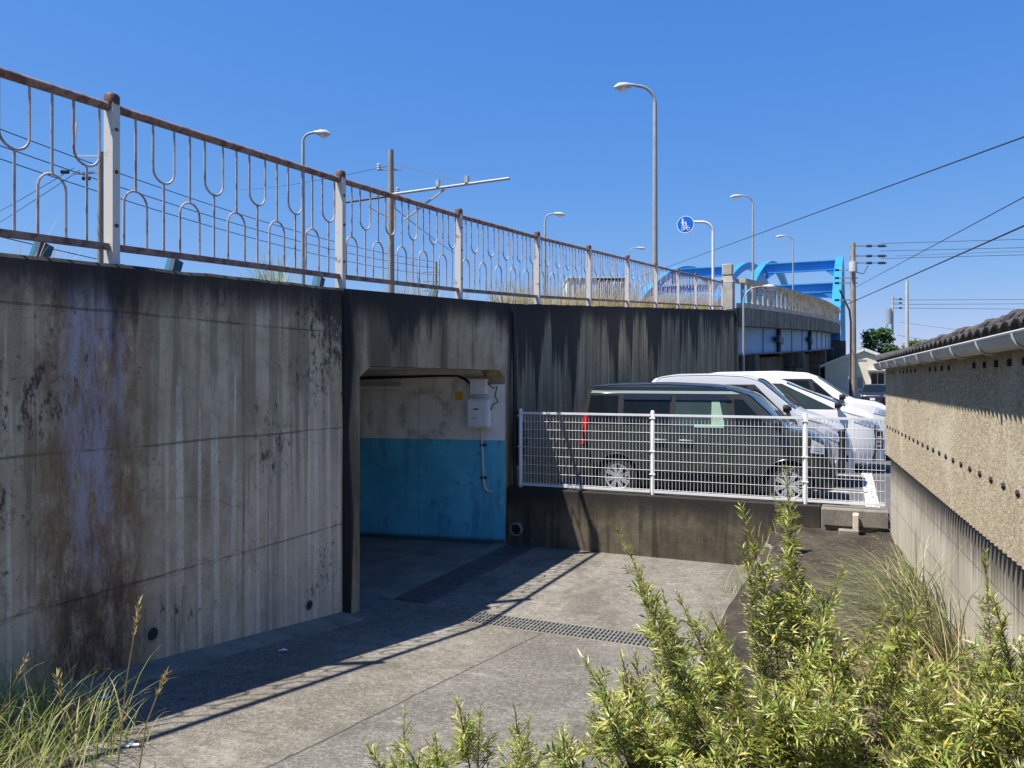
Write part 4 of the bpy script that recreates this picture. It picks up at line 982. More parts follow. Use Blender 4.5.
# blue arch bridges
def zdeck(Y): return 7.4
def arch(name, label, xr, xl, group, braces):
    o = thing(name, label, 'bridge', ((xr+xl)/2,78,6))
    Ya, Yb, h = 78.0, 178.0, 12.4
    def za(q): return 6.6+4*h*q*(1-q)
    for xc in (xr, xl):
        V=[]; n=40
        for i in range(n+1):
            q=i/n; y=Ya+(Yb-Ya)*q; z=za(q); dz=4*h*(1-2*q)/(Yb-Ya); nv=Vector((0,-dz,1)).normalized()*.48
            for (a,s) in ((-.42,-1),(.42,-1),(.42,1),(-.42,1)): V.append((xc+a, y+nv.y*s, z+nv.z*s))
        m=MB(); m.add(V,[(i*4+j,(i+1)*4+j,(i+1)*4+(j+1)%4,i*4+(j+1)%4) for i in range(n) for j in range(4)]+[(3,2,1,0),(n*4,n*4+1,n*4+2,n*4+3)]); m.build('arch_rib', M['blue_steel'], o)
        MB().box(xc-.42,xc+.42,Ya-.6,Yb+.6,5.4,6.1).build('tie_girder', M['blue_steel'], o)
        MB().box(xc-.9,xc+.9,Ya-1.2,Ya+1.4,-.5,5.29).build('pier', M['pier'], o)
    x0, x1 = min(xr,xl)+.43, max(xr,xl)-.43
    for q,hh in braces:
        y=Ya+(Yb-Ya)*q; z=za(q); m=MB(); m.box(x0,x1,y-.35,y+.35,z-hh/2,z-hh/2+.12); m.box(x0,x1,y-.35,y+.35,z+hh/2-.12,z+hh/2); m.box(x0,x1,y-.04,y+.04,z-hh/2+.12,z+hh/2-.12)
        for e,s in ((x0,1),(x1,-1)): m.prism([(e,y-.3,z-hh/2+.01),(e+s*1.1,y-.3,z-hh/2+.01),(e,y-.3,z-hh/2-.8)], (0,.6,0))
        m.build('cross_brace', M['blue_steel'], o)
    MB().box(x0,x1,Ya-.5,Yb,5.35,5.75).build('deck', M['viaduct_conc'], o)
arch('arch_bridge', 'sky blue steel arch bridge straight ahead at the end of the viaduct', -1.25, -10.3, None, ((.115,1.0),(.25,1.25),(.70,1.2),(.84,1.0)))
arch('arch_bridge', 'second blue steel arch bridge behind the stone end post, left of the other', -13.4, -22.2, None, ((.14,.8),(.25,1.25),(.84,1.0)))

# ------------------------------------------------------------------ utility poles
def pole(label, u, vtop, t, r0, mt='pole_conc', zb=-.03, group=None):
    q = at(u, vtop, t=t); o = thing('utility_pole', label, 'utility pole', (q.x,q.y,zb), group)
    MB().tube([(q.x,q.y,zb),(q.x,q.y,q.z)], [r0, r0*.62], 14).build('shaft', M[mt], o, smooth=True)
    return o, q
rg = Vector((CT,ST,0)); fw_ = Vector((-ST,CT,0)); up = Vector((0,0,1))
def insul(mb, p, d, n=3, r=.075):
    d = Vector(d).normalized()
    for i in range(n): mb.lathe([(.02,0),(r,.02),(r*.9,.06),(.02,.09)], Vector(p)+d*(.1*i), d, 10)
o853, q = pole('concrete utility pole with stacked dark insulators in front of the small house', 853, 243, 52, .24)
for v in (246,256,263):
    z = at(853,v,t=52).z; c0 = Vector((q.x,q.y,z))
    MB().bar(c0-rg*.25, c0+rg*.9, .08,.08).build('crossarm', M['steel'], o853)
    mb = MB(); insul(mb, c0+rg*.9, rg, 4, .1); mb.tube([c0+rg*.9,c0+rg*1.7],.025,6); mb.build('insulator', M['insul'], o853, smooth=True); mb = MB(); insul(mb, c0+rg*1.7, rg, 5, .10); mb.tube([c0+rg*1.7,c0+rg*2.3],.03,6); mb.build('insulator', M['insul'], o853, smooth=True)
for v in (270,278,283,300):
    z = at(853,v,t=52).z; c0 = Vector((q.x,q.y,z)); MB().bar(c0-rg*1.0, c0+rg*.3, .08,.08).build('crossarm', M['steel'], o853)
    mb = MB(); insul(mb, c0-rg*.95, -rg, 3, .1); mb.build('insulator', M['insul'], o853, smooth=True)
c0 = Vector((q.x,q.y,at(853,268,t=52).z)); MB().lathe([(.0005,-.3),(.26,-.3),(.26,.35),(.0005,.4)], c0-rg*.15-fw_*.35, (0,0,1), 16).build('transformer', M['ceram'], o853, smooth=True)
zz = lambda v: at(853,v,t=52).z
m = MB(); m.tube([Vector((q.x,q.y,zz(290)))-rg*.9, Vector((q.x,q.y,zz(310)))-rg*.25, Vector((q.x,q.y,zz(322)))-rg*.2-fw_*.1, Vector((q.x,q.y,.2))-rg*.2-fw_*.1], .06, 6); m.build('riser_cable', M['cable'], o853, smooth=True)
m = MB(); m.tube([Vector((q.x,q.y,zz(266)))+rg*1.0, Vector((q.x,q.y,zz(274)))+rg*.7, Vector((q.x,q.y,zz(272)))+rg*.2], .03, 6); m.build('jumper_wire', M['cable'], o853)
MB().bar(Vector((q.x,q.y,.8))-rg*.45, Vector((q.x,q.y,1.9))-rg*.45, .45,.3).build('control_box', M['pole_pale'], o853)
o907, q7 = pole('slender pale utility pole rising above the tiled roof at the right', 907, 281, 90, .26, 'pole_pale')
MB().tube([(q7.x,q7.y,q7.z),(q7.x,q7.y,q7.z+.9)], .03, 6).build('spike', M['steel'], o907)
o893, q3 = pole('distant utility pole with a transformer, left of the slender pale pole', 892.5, 296, 115, .22, 'pole_pale')
for v in (299,303,308): 
    z = at(893,v,t=115).z; c0 = Vector((q3.x,q3.y,z)); MB().bar(c0-rg*.3, c0+rg*1.5,.1,.1).build('crossarm', M['steel'], o893); mb = MB(); insul(mb, c0+rg*1.0, rg, 4, .14); mb.build('insulator', M['insul'], o893)
for dz in (312,320): 
    z = at(893,dz,t=115).z; MB().lathe([(.0005,-.6),(.38,-.6),(.38,.5),(.0005,.55)], Vector((q3.x,q3.y,z))-rg*.55, (0,0,1), 14).build('transformer', M['steel'], o893, smooth=True)
o390, q9 = pole('concrete utility pole with a long slanting white arm behind the railing', 391, 150, 35, .20)
za = at(391,196,t=35).z; c0 = Vector((q9.x,q9.y,za)); A = (rg*5.4-fw_*2.8); A2 = (-rg*2.8+fw_*1.5)
ao = MB().tube([c0+fw_*-.25, c0+A+fw_*-.25+up*.0], .06, 10).build('long_arm', M['arm_metal'], o390, smooth=True)
MB().tube([c0+A2, c0], .05, 8).build('short_arm', M['cap'], o390, smooth=True)
MB().bar(c0+A*.48, c0-up*1.15+A*.12, .07,.07).build('arm_strut', M['arm_metal'], o390)
for f in (.42,.66): MB().box(*(lambda p:(p.x-.08,p.x+.08,p.y-.08,p.y+.08,p.z+.05,p.z+.35))(c0+A*f-fw_*.25)).build('clamp', M['arm_metal'], ao)
MB().tube([Vector((q9.x,q9.y,q9.z-.6)), c0+A*.72], .010, 5).build('stay_wire', M['cap'], o390)
MB().bar(Vector((q9.x,q9.y,q9.z-.9))-rg*.6, Vector((q9.x,q9.y,q9.z-.9))+rg*.5, .07,.07).build('crossarm', M['steel'], o390)
for pi_ in (Vector((q9.x,q9.y,q9.z-.9))-rg*.55, c0+rg*.3+up*.1): mb = MB(); insul(mb, pi_, up, 3, .10); mb.build('insulator', M['ceram'], o390, smooth=True)
MB().tube([c0+A2*.4-up*.35, c0+rg*.1-up*1.1], .03, 6).build('dark_strut', M['cap'], o390)
o98, q8 = pole('concrete utility pole seen through the leftmost bay of the railing', 101, 152, 36, .22)
zc = at(98,172,t=36).z; c0 = Vector((q8.x,q8.y,zc))
MB().bar(c0-rg*1.5+fw_*.3, c0+rg*.3, .09,.09).build('crossarm', M['steel'], o98)
MB().bar(c0+up*.9-rg*1.3, c0+up*2.3-rg*1.15, .09,.09).build('bracket_arm', M['white_pole'], o98); MB().bar(c0+up*.75-rg*1.3, c0+up*.75, .07,.07).build('crossarm', M['white_pole'], o98)
for pi_ in (c0-rg*1.5, c0-rg*.5-up*.3): mb = MB(); insul(mb, pi_, -rg, 4, .10); mb.build('insulator', M['insul'], o98, smooth=True)
o435, q5 = pole('short distant utility pole with side arms seen through the railing above the underpass', 436, 262, 75, .2)
for dz in (1.0,1.9,2.8): MB().bar(Vector((q5.x,q5.y,q5.z-dz))-rg*1.3, Vector((q5.x,q5.y,q5.z-dz))+rg*.2,.1,.1).build('crossarm', M['steel'], o435)

# ------------------------------------------------------------------ wires
def wire(label, a, b, sag, r, group='overhead wires', ext=0):
    a, b = Vector(a), Vector(b); n = 24
    if ext: b = a+(b-a)*ext; sag *= .12; n = 48     # runs on past the frame
    pts = [a.lerp(b,i/n) - up*4*sag*(i/n)*(1-i/n) for i in range(n+1)]
    tag(MB().tube(pts, r, 5).build('overhead_wire', M['cable'], origin=a, smooth=True), label, 'wire', group)
wire('long black wire climbing from behind the viaduct to the upper right corner', at(640,277,t=75), at(1100,108,t=13), .15, .016, ext=1.7)
wire('upper of the two slanting wires reaching the pole with dark insulators', at(856,287,t=52), at(1110,150,t=14), .12, .014, ext=1.7)
wire('thick slanting cable at the right edge, crossing the slender pale pole', at(836,309,t=52), at(1110,186,t=12), .2, .020, ext=1.7)
for (v0,v1,lab) in ((243.5,236,'topmost level wire running right from the dark insulators'),(251,245,'second level wire running right from the dark insulators'),(258.5,252,'third level wire running right from the dark insulators')):
    wire(lab, at(881,v0,t=52), at(1130,v1,t=46), .05, .018, ext=2.6)
wire('short wire between the second and third level wires', at(895,256,t=50), at(1130,247,t=44), .03, .012, ext=2.6)
for (v0,v1,lab) in ((300,299,'upper of the distant level wires right of the slender pale pole'),(304.5,303,'middle one of the distant level wires right of the slender pale pole'),(308,310,'lowest of the distant level wires right of the slender pale pole')):
    wire(lab, at(894,v0,t=115), at(1140,v1,t=110), .15, .03, ext=2.4)
wire('faint low wire from the distant pole down towards the tiled roof', at(897,335,t=100), at(1010,345,t=70), .3, .025)
wire('faint slanting wire between the distant poles and the right edge', at(900,322,t=110), at(1130,345,t=80), .3, .02)
for i,(v0,v1,lab) in enumerate(((118,262,'topmost wire behind the left railing bays'),(136,268,'second wire from the top behind the left railing bays'),(150,275,'third wire from the top behind the left railing bays'))):
    wire(lab, at(-60,v0-12,t=30), at(436,v1,t=75), .9, .022)
for (u0,v0,u1,v1,lab) in ((-40,246,80,170,'lower steep wire left of the pole in the leftmost railing bay'),(-40,232,74,168,'upper steep wire left of the pole in the leftmost railing bay')):
    wire(lab, at(u0,v0,t=60), at(u1,v1,t=36), .1, .016)
wire('low dark cable just above the wall behind the left railing bays', at(-60,222,t=26), at(250,288,t=60), .2, .022)
wire('thin wire from the pole with the white arm to the left', at(388,166,t=35), at(240,190,t=70), .2, .012)
wire('wire sloping down from the pole with the white arm through the railing', at(391,205,t=35), at(470,262,t=70), .2, .018)

# ------------------------------------------------------------------ far buildings and trees
M['plaster'] = simple('cream_plaster', (.74,.67,.53), .85, 0, .06, 2)
M['white_wall'] = simple('white_cladding', (.66,.67,.68), .7, 0, .05, 1)
M['grey_wall'] = simple('grey_louvre', (.30,.33,.36), .7, 0, .1, 1)
M['roof_brown'] = simple('brown_roof', (.15,.12,.10), .8, 0, .2, 4)
M['white_trim'] = simple('white_trim', (.75,.74,.71), .6)
q = at(864, 381, t=66); hx0, hy0 = q.x-3.1, q.y
ho = thing('small_house', 'small cream house with a low gable beyond the parked cars', 'house', (hx0+3.2,hy0,0))
HW, He, Hr, Dp = 6.2, 3.0, 4.25, 9.0
m = MB(); m.prism([(hx0,hy0,-.1),(hx0+HW,hy0,-.1),(hx0+HW,hy0,He),(hx0+HW/2,hy0,Hr),(hx0,hy0,He)], (0,Dp,0)); m.build('wall', M['plaster'], ho)
for s in (0,1):
    a = Vector((hx0-.5 if s==0 else hx0+HW+.5, 0, He-.22)); b = Vector((hx0+HW/2, 0, Hr+.03)); m = MB()
    m.add([(a.x,hy0-.12,a.z),(b.x,hy0-.12,b.z),(b.x,hy0+Dp+.4,b.z),(a.x,hy0+Dp+.4,a.z),(a.x,hy0-.12,a.z+.14),(b.x,hy0-.12,b.z+.14),(b.x,hy0+Dp+.4,b.z+.14),(a.x,hy0+Dp+.4,a.z+.14)],[(0,1,2,3),(4,5,6,7),(0,1,5,4),(1,2,6,5),(2,3,7,6),(3,0,4,7)])
    r_ = m.build('roof', M['roof_brown'], ho)
    m = MB().bar((a.x,hy0-.15,a.z+.04),(b.x,hy0-.15,b.z+.04),.05,.24,(0,-.0,1)); m.build('barge_board', M['white_trim'], r_)
o = MB().box(hx0+3.55,hx0+4.75,hy0-.06,hy0+.02,.75,2.35).build('window', M['white_trim'], ho)
MB().box(hx0+3.65,hx0+4.65,hy0-.085,hy0-.055,.85,2.25).build('pane', M['glass'], o); MB().box(hx0+4.12,hx0+4.17,hy0-.10,hy0-.08,.85,2.25).build('mullion', M['white_trim'], o)
MB().box(hx0+3.4,hx0+5.4,hy0-.6,hy0-.03,2.42,2.52).build('awning', M['grey_wall'], ho)
MB().box(hx0+2.7,hx0+3.0,hy0-.12,hy0-.01,1.0,1.9).build('meter_cabinet', M['grey_wall'], ho)
MB().box(hx0+2.0,hx0+3.3,hy0-.03,hy0+.02,3.35,3.45).build('gable_vent', M['grey_wall'], ho)
sw = thing('garden_wall', 'low pale block wall in front of the small house', 'wall', (hx0+2,hy0-2.4,0))
MB().box(hx0-2.5,hx0+3.6,hy0-2.5,hy0-2.3,-.1,.75).build('wall_body', M['white_wall'], sw); MB().box(hx0-2.55,hx0+3.65,hy0-2.55,hy0-2.25,.75,.83).build('coping', M['white_trim'], sw)
an = thing('lean_to', 'brown tiled side roof attached right of the cream house', 'outbuilding', (hx0+HW+2.4,hy0+3,0))
MB().box(hx0+HW+.6,hx0+HW+5,hy0+1.2,hy0+6,-.1,2.5).build('wall', M['plaster'], an)
m = MB(); m.prism([(hx0+HW+.4,hy0+.8,2.5),(hx0+HW+.4,hy0+6.4,2.5),(hx0+HW+.4,hy0+3.6,3.6)], (5,0,0)); m.build('roof', M['roof_brown'], an)

wb = thing('white_building', 'white flat roofed building with a louvred grey side, seen through the railing', 'building', (at(600,t=82).x,at(600,t=82).y,0))
c0 = at(597, t=80); hgt = at(597,278,t=80).z; c0.z = 0
a_ = rg; 
def qbox(mb, p, ax, ay, lx, ly, z0, z1):
    P = [p, p+ax*lx, p+ax*lx+ay*ly, p+ay*ly]; mb.prism([Vector((v.x,v.y,z0)) for v in P], (0,0,z1-z0)); return mb
qbox(MB(), c0-rg*3.0, rg, fw_, 3.0, 8, -.1, hgt).build('wall', M['white_wall'], wb)
qbox(MB(), c0, rg, fw_, 3.1, 7.5, -.1, hgt-.25).build('louvre_wall', M['grey_wall'], wb)
m = MB()
for i in range(14): qbox(m, c0+rg*(.1+.21*i)-fw_*.06, rg, fw_, .1, .05, hgt-3, hgt-.4)
m.build('louvre', M['white_wall'], wb)
m = MB()
for i in range(5): qbox(m, c0-rg*(2.9-.55*i)-fw_*.05, rg, fw_, .06, .06, hgt-3, hgt-.1)
m.build('cladding_rib', M['grey_wall'], wb)
qbox(MB(), c0-rg*3.1-fw_*.1, rg, fw_, 6.3, 8.2, hgt, hgt+.12).build('roof', M['white_trim'], wb)

def tree(label, u, vtop, t, rw, H, mt='tree_leaf', n=2600, seed=1, cat='tree', leaf=.2):
    rn = random.Random(seed); q = at(u, vtop, t=t); zb = -.03; top = q.z
    o = thing('broadleaf_tree', label, cat, (q.x,q.y,zb))
    b = Vector((q.x,q.y,zb)); m = MB(); m.tube([b,b+up*(top*.25)+rg*.1,b+up*top*.55],[.24,.18,.09],8)
    cl = []
    for i in range(26):
        a = rn.uniform(0,6.28); ph = rn.uniform(-.75,1); rr = rw*rn.uniform(.45,.8)
        c = b+up*(top-H*.5)+Vector((math.cos(a)*rr*math.sqrt(1-ph*ph*.85), math.sin(a)*rr*math.sqrt(1-ph*ph*.85), ph*H*.40)); cl.append((c, rn.uniform(.22,.40)*rw))
    for c,_ in cl[::3]: m.tube([b+up*top*.25, b.lerp(c,.6)+up*.3, c],[.09,.05,.02],5)
    m.build('trunk', M['bark'], o, smooth=True)
    lf = MB()
    for i in range(n):
        c, r_ = rn.choice(cl); d = Vector((rn.gauss(0,1),rn.gauss(0,1),rn.gauss(0,1))).normalized()*r_*rn.uniform(.5,1.05)
        p = c+d; ax = Vector((rn.gauss(0,1),rn.gauss(0,1),rn.gauss(0,.6))).normalized(); bx_ = ax.orthogonal().normalized(); s = leaf*rn.uniform(.6,1.3)
        lf.add([p-ax*s,p-bx_*s*.5,p+ax*s,p+bx_*s*.5],[(0,1,2,3)])
    lf.build('crown', M[mt], o, fix=False); return o
tree('round dark green tree behind the small house', 878, 329, 100, 2.7, 5.6, seed=3, n=4200, leaf=.22)
tree('light green shrubby tree showing just above the tiled roof', 914, 341, 95, 1.9, 3.2, 'hedge_leaf', 2000, 5)
tree('light green shrubby tree to the right of the slender pale pole, partly behind the roof', 932, 343, 97, 1.7, 3.0, 'hedge_leaf', 1800, 6)
tree('dark bushy tree at the foot of the blue arch', 838, 352, 74, 1.5, 3.2, 'tree_leaf', 1500, 8)

# ------------------------------------------------------------------ grass and plants
def blade(mb, b, d, L, w, droop, n=5):
    d = Vector(d).normalized(); s = d.cross(up)
    if s.length < .01: s = Vector((1,0,0))
    s.normalize(); hz = Vector((d.x,d.y,0)); 
    if hz.length < .01: hz = Vector((random.uniform(-1,1),random.uniform(-1,1),0))
    hz.normalize(); p = Vector(b); V=[]; 
    for i in range(n+1):
        f = i/n; ww = w*(1-f**1.6)*.5+.0004
        V += [p-s*ww, p+s*ww]; dd = (d + (hz*.9 - up*.9)*droop*f*f*1.4).normalized(); p = p+dd*L/n
    mb.add(V, [(2*i,2*i+1,2*i+3,2*i+2) for i in range(n)])
rn = random.Random(11)
# tufts behind the railing
def tufts(name, places, label=None, stuff=True, mat='grass_dry'):
    m = MB()
    for (x,y,z,h,n,spread) in places:
        for i in range(n):
            a = rn.uniform(0,6.28); k = rn.uniform(.1,.75)
            blade(m, (x+rn.gauss(0,spread),y+rn.gauss(0,spread),z), (math.cos(a)*k,math.sin(a)*k,1), h*rn.uniform(.5,1.15), .008, rn.uniform(.1,.8), 4)
    o = m.build(name, M[mat], origin=(0,0,0), fix=False)
    return o
pl = []
y = 8.2
while y < 35.3:
    dens = .35 if y < 11.5 else 1.0
    if rn.random() < dens: pl.append((-5.42+rn.gauss(0,.10), y, zt(y)-.2, rn.uniform(.45,.85)*(1 if y<16 else 1.15), 44, .10))
    y += .15
tag(tufts('verge_grass', pl), kind='stuff')
q = at(272, X=-5.12); tg_ = tufts('grass_tuft', [(q.x,q.y,zt(q.y)-.2,.62,150,.06)], mat='grass'); tag(tg_, 'green grass tuft sprouting on the wall top under the second railing bay', 'grass tuft')
pl = [(-5.2+rn.gauss(0,.08), 3.2+rn.uniform(-.6,.9), zt(3.3)-.2, rn.uniform(.4,.6), 9, .06) for i in range(6)]
tag(tufts('verge_grass', pl, mat='grass_dry'), kind='stuff')
# grass at lower left
m = MB()
for i in range(5000):
    x = rn.uniform(-4.6,-2.6); y = rn.uniform(1.2,3.15)
    if x > -3.15 - .5*(y-2.0) + rn.uniform(-.2,.2) and y > 1.5: continue
    if rn.random() < .28*(y-1.2): continue
    a = rn.uniform(0,6.28); k = rn.uniform(.05,.8); z = zpath(y)-.01
    blade(m, (x,y,z), (math.cos(a)*k+.15,math.sin(a)*k,1), rn.uniform(.18,.52), .006, rn.uniform(.2,1.1), 5)
tag(m.build('grass', M['grass'], origin=(0,0,0), fix=False), kind='stuff')
def seedstalk(label, b, tip, heads, hl):
    b, tip = Vector(b), Vector(tip); o = thing('grass_stalk', label, 'grass', b)
    mid = b.lerp(tip,.5)+rg*rn.uniform(-.03,.03); MB().tube([b,mid,tip],[.004,.0035,.002],5).build('stalk', M['grass_dry'], o, smooth=True)
    m = MB(); d = (tip-mid).normalized()
    m.tube([tip-d*hl*1.1, tip], [.003,.001], 4)
    for i in range(heads):
        f = rn.uniform(-hl,.02); a = rn.uniform(0,6.28); side = (d.orthogonal()*math.cos(a)+d.cross(d.orthogonal())*math.sin(a))
        blade(m, tip+d*f, d*1.0+side*.45, rn.uniform(.02,.05), .006, .2, 2)
    lv = MB()
    for i in range(3): a=rn.uniform(0,6.28); blade(lv, b.lerp(tip,rn.uniform(.1,.5)), (math.cos(a)*.5,math.sin(a)*.5,1), rn.uniform(.18,.3), .007, .7, 5)
    m.build('seed_head', M['grass_dry'], o, fix=False); lv.build('leaves', M['grass_dry'], o, fix=False)
seedstalk('tallest pale grass stalk against the left wall', at(118,765,t=3.75), at(139,604,t=3.75), 40, .16)
seedstalk('feathery brown grass stalk right of the tallest one', at(139,770,t=3.6), at(164,678,t=3.6), 60, .10)
seedstalk('short brown grass stalk left of the tallest one', at(80,760,t=3.7), at(58,680,t=3.7), 40, .10)
seedstalk('thin leaning grass stalk nearest the left edge', at(-10,740,t=3.7), at(25,662,t=3.7), 30, .08)

def leaf5(mb, p, d, nrm_, L):
    """lobed leaf: a midrib blade with three pairs of narrow pointed lobes"""
    d = d.normalized(); s = d.cross(nrm_).normalized(); n_ = s.cross(d).normalized()
    V=[p, p+d*L*.5+s*L*.03+n_*L*.03, p+d*L-n_*L*.12, p+d*L*.5-s*L*.03+n_*L*.03]; Fs=[(0,1,2,3)]
    for f,l,an in ((.22,.42,1.0),(.42,.52,.8),(.62,.36,.65)):
        for sg_ in (-1,1):
            b = p+d*L*f+n_*L*.02; dd = (d*math.cos(an)+s*sg_*math.sin(an)+n_*random.uniform(-.1,.3)).normalized(); e = dd.cross(n_).normalized(); k = len(V)
            V += [b, b+dd*L*l*.5+e*L*.046, b+dd*L*l-n_*L*.05, b+dd*L*l*.5-e*L*.046]; Fs.append((k,k+1,k+2,k+3))
    mb.add(V,Fs)
def leaf1(mb, p, d, nrm_, L, w=.075):
    d = d.normalized(); s = d.cross(nrm_).normalized(); n_ = s.cross(d)
    mb.add([p, p+d*L*.4+s*L*w+n_*L*.04, p+d*L-n_*L*.14, p+d*L*.4-s*L*w+n_*L*.04],[(0,1,2,3)])
def bush(label, cx, cy, stems, hmin, hmax, spread, lean, seed, leafL=.062, tall=()):
    rn = random.Random(seed); zb = zsoil(cx,cy) if cx > -.9 else zpath(cy)
    o = thing('mugwort_plant', label, 'plant', (cx,cy,zb))
    st, lf, dry = MB(), MB(), MB()
    S = []
    for i in range(stems):
        a = rn.uniform(0,6.28); r = spread*math.sqrt(rn.random())
        S.append((Vector((cx+math.cos(a)*r,cy+math.sin(a)*r,zb-.03)), Vector((math.cos(a)*rn.uniform(.05,lean),math.sin(a)*rn.uniform(.05,lean),1)), rn.uniform(hmin,hmax)))
    for (bx_,by_,dx,dy,h) in tall: S.append((Vector((bx_,by_,zb-.03)), Vector((dx,dy,1)), h))
    for (b,d,h) in S:
        n = 9; p = b; pts=[p]; dd = d.normalized(); cv = Vector((rn.uniform(-.28,.28),rn.uniform(-.28,.28),.06))
        for i in range(n): dd = (dd+cv*.6/n*3).normalized(); p = p+dd*h/n; pts.append(p)
        st.tube(pts, [.0055*(1-.75*i/n) for i in range(n+1)], 5)
        nl = int(h*150); ga = rn.uniform(0,6.28)
        for k in range(nl):
            f = .10+.90*k/nl; i = min(n-1,int(f*n)); q_ = pts[i].lerp(pts[i+1],f*n-i); ax = (pts[i+1]-pts[i]).normalized()
            ga += 2.4; ox = ax.orthogonal().normalized(); out = ox*math.cos(ga)+ax.cross(ox)*math.sin(ga)
            upk = .25+.9*f; ld = (out+ax*upk*rn.uniform(.6,1.3)); L = leafL*(1.25-.72*f)*rn.choice((.45,.6,.8,.9,1.0,1.25,1.6,2.1))
            if f < .45 and rn.random() < .85:
                if rn.random() < .55: leaf5(dry, q_, out-up*rn.uniform(.2,1), ax, L*.9)
            elif f < .8:
                leaf5(lf, q_, ld, ax+Vector((rn.gauss(0,.3),rn.gauss(0,.3),rn.gauss(0,.3))), L*1.2)
                if rn.random() < .5:   # short side shoot
                    sd = (out*.8+ax).normalized(); sl = rn.uniform(.06,.20)*(1.15-f)
                    st.tube([q_, q_+sd*sl], [.002,.001], 4, False)
                    for j in range(9):
                        a2 = rn.uniform(0,6.28); o2 = sd.orthogonal().normalized(); dd2 = sd*.8+o2*math.cos(a2)+sd.cross(o2)*math.sin(a2)
                        leaf1(lf, q_+sd*sl*rn.uniform(.2,1), dd2, sd, L*rn.uniform(.4,.8))
            else:
                for j in range(2):
                    a2 = rn.uniform(0,6.28); dd2 = ax*1.1+ox*math.cos(a2)*.8+ax.cross(ox)*math.sin(a2)*.8
                    leaf1(lf, q_, dd2, ax, L*.9)
    st.build('stems', M['stem_brown'] if seed%2 else M['stem'], o, smooth=True)
    lf.build('leaves', M['leaf'], o, fix=False)
    if dry.v: dry.build('dry_leaves', M['leaf_dry'], o, fix=False)
    return o
bush('leafy mugwort bush with its tallest shoot at the middle of the lower right', -.26,3.5, 34,.48,1.0,.38,.6, 21, tall=[(-.22,3.6,-.02,.05,1.36),(-.26,3.55,.04,.05,1.20),(-.18,3.6,.0,0,1.10),(-.30,3.6,-.06,0,1.0),(-.12,3.6,.08,0,1.0),(-.60,3.5,-.24,.05,1.14),(-.62,3.6,-.30,.0,1.0),(-.55,3.45,-.20,.1,.92),(-.66,3.5,-.34,0,.75),(-.05,3.5,.16,0,.88)])
bush('low mugwort bush at the bottom between the tall bush and the right one', -.05,2.85, 20,.34,.60,.30,.7, 22, leafL=.066)
bush('mugwort bush at the right edge in front of the streaked wall base', .56,3.10, 27,.42,.84,.27,.4, 23, leafL=.062, tall=[(.50,3.35,.0,.05,1.08),(.54,3.3,.05,0,1.0),(.66,2.95,.1,0,1.02),(.40,3.3,-.1,0,.88),(.6,3.4,.06,.1,.95)])
bush('near mugwort bush in the bottom right corner', .44,2.45, 17,.32,.60,.28,.5, 24, leafL=.072)
bush('mugwort bush at the bottom left side of the tall bush, leaning over the concrete', -.56,3.05, 22,.32,.62,.26,.7, 25)
bush('small mugwort plant at the bottom edge left of the large bushes', -.86,3.0, 12,.34,.52,.16,.5, 26)
bush('small yellowish mugwort plant alone at the bottom centre of the concrete', -1.45,3.0, 12,.40,.60,.20,.5, 27, leafL=.065)
bush('thin young mugwort shoots poking up at the bottom centre left', -1.78,3.0, 7,.34,.50,.12,.3, 28, leafL=.05)
# ornamental grass clump by the wall
def clump(label, x, y, n, L, spread, bias, seed, mat='grass'):
    rn = random.Random(seed); z = zsoil(x,y); o = thing('grass_clump', label, 'grass clump', (x,y,z)); m = MB()
    for i in range(n):
        a = rn.uniform(0,6.28); k = rn.uniform(.1,.9)
        blade(m, (x+rn.gauss(0,spread),y+rn.gauss(0,spread),z-.02), (math.cos(a)*k+bias[0],math.sin(a)*k+bias[1],1), L*rn.uniform(.5,1.15), .006, rn.uniform(.4,1.3), 7)
    m.build('blades', M[mat], o, fix=False)
clump('large fountain of long thin grass leaning from the streaked wall base', .50,5.5, 520,.95,.11,(-.75,-.1),31,'grass_mix')
clump('yellowing grass clump nearer the camera at the foot of the wall', .46,4.6, 300,.70,.14,(-.7,.1),32,'grass_dry')
clump('smaller green grass clump just beyond the large fountain of grass', .46,6.7, 260,.70,.10,(-.35,0),33,'grass_mix')
# weeds and litter
m = MB()
for i in range(160):
    x = rn.uniform(-.8,.55); y = rn.uniform(4.2,9.9); p = Vector((x,y,zsoil(x,y)+.008)); a = rn.uniform(0,6.28)
    leaf5(m, p, Vector((math.cos(a),math.sin(a),rn.uniform(-.05,.2))), up+Vector((rn.gauss(0,.3),rn.gauss(0,.3),0)), rn.uniform(.03,.08))
tag(m.build('dead_leaves', M['leaf_dry'], origin=(0,0,0), fix=False), kind='stuff')
m = MB()
for i in range(120):
    y = rn.uniform(3.2,9.8); x = -.86+rn.gauss(0,.05); a = rn.uniform(0,6.28); k = rn.uniform(.1,.9)
    blade(m, (x,y,zsoil(-.8,y)-.03), (math.cos(a)*k,math.sin(a)*k,1), rn.uniform(.08,.3), .005, rn.uniform(.2,1), 4)
tag(m.build('weeds', M['grass'], origin=(0,0,0), fix=False), kind='stuff')
bush('spindly weed growing in front of the dirty low wall', -.62,8.9, 3,.55,.8,.06,.15, 41, leafL=.06)
def scrap(label, u, v, s):
    q = at(u, v, Z=-.6); 
    for _ in range(12): q = at(u, v, Z=zpath(q.y)+.10)
    q.z = zpath(q.y)+.02
    m = MB(); m.bar(q-rg*s-up*.012, q+rg*s-up*.008, .022,.006); m.bar(q-fw_*s*.6-up*.006, q+fw_*s*.6-up*.004, .016,.006); tag(m.build('litter_scrap', M['sign_white']), label, 'litter')
scrap('small white scrap of litter in the shadow near the tall grass stalk', 130,728,.05)
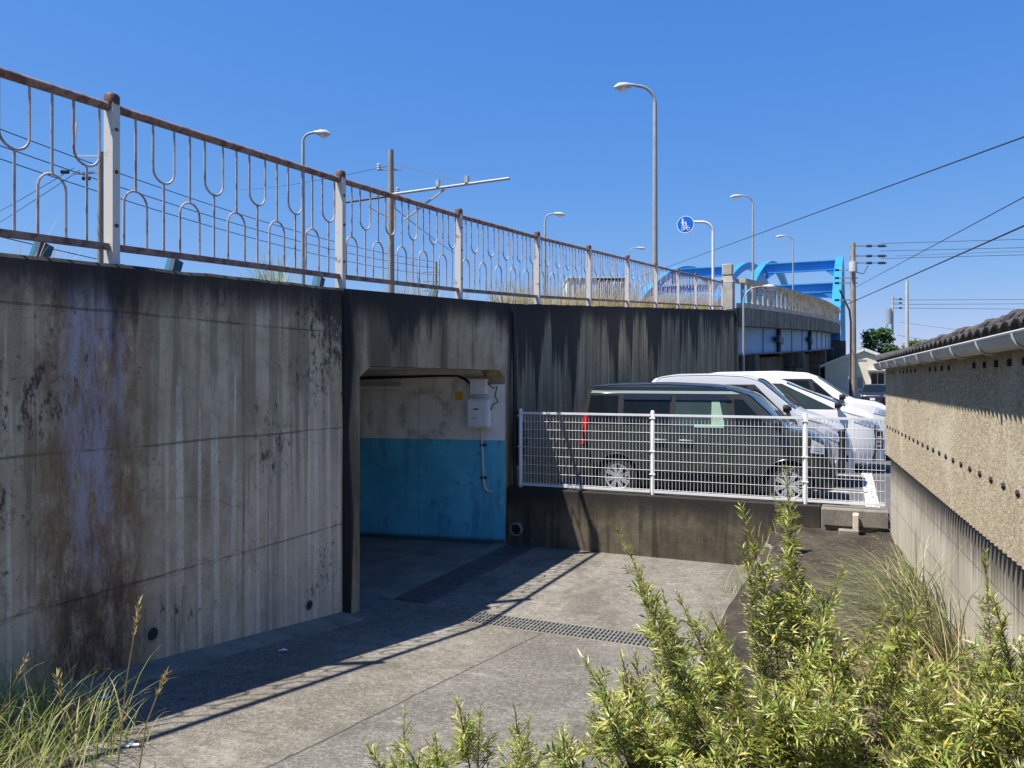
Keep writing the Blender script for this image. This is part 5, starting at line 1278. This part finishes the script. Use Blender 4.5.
scrap('white scrap of litter at the foot of the left wall', 104,683,.05)
scrap('tiny white scrap of litter on the kerb below the right weep hole', 283,639,.035)

# ------------------------------------------------------------------ camera, light, sky
cam = bpy.data.cameras.new('camera'); co = bpy.data.objects.new('camera', cam); C.objects.link(co)
cam.sensor_width = 36; cam.lens = F/1024*36; cam.shift_y = (HY-384)/1024*1.0; cam.clip_end = 6000; cam.clip_start = .05
co.location = (0,0,EYE); co.rotation_euler = (R(90),0,TH)
bpy.context.scene.camera = co
SD = Vector((-.33,-.30,1)).normalized()
sun = bpy.data.lights.new('sun','SUN'); sun.energy = 4.0; sun.angle = R(.53); sun.color = (1,.955,.89)
sob = bpy.data.objects.new('sun', sun); C.objects.link(sob); sob.rotation_euler = SD.to_track_quat('Z','Y').to_euler()
w = bpy.data.worlds.new('World'); bpy.context.scene.world = w; w.use_nodes = True
nt = w.node_tree; bg = nt.nodes['Background']; sk = nt.nodes.new('ShaderNodeTexSky'); sk.sky_type = 'NISHITA'; sk.sun_disc = False
sk.sun_elevation = math.asin(SD.z); sk.sun_rotation = math.atan2(SD.x, SD.y); sk.air_density = 1.0; sk.dust_density = .1; sk.ozone_density = 2.5
sx_ = nt.nodes.new('ShaderNodeSeparateColor'); cx_ = nt.nodes.new('ShaderNodeCombineColor'); nt.links.new(sk.outputs[0], sx_.inputs[0])
for k_, (ex, mu) in enumerate(((1.16,.255),(.70,.63),(.30,2.02))):   # colour balance of the clear sky, channel by channel
    pw = nt.nodes.new('ShaderNodeMath'); pw.operation = 'POWER'; nt.links.new(sx_.outputs[k_], pw.inputs[0]); pw.inputs[1].default_value = ex
    ml = nt.nodes.new('ShaderNodeMath'); ml.operation = 'MULTIPLY'; nt.links.new(pw.outputs[0], ml.inputs[0]); ml.inputs[1].default_value = mu; nt.links.new(ml.outputs[0], cx_.inputs[k_])
nt.links.new(cx_.outputs[0], bg.inputs[0]); bg.inputs[1].default_value = .106
vs = bpy.context.scene.view_settings; vs.view_transform = 'Standard'; vs.look = 'None'; vs.exposure = 1.2; vs.gamma = 1
cy = bpy.context.scene.cycles
cy.max_bounces = 8; cy.diffuse_bounces = 5; cy.glossy_bounces = 3; cy.use_denoising = True
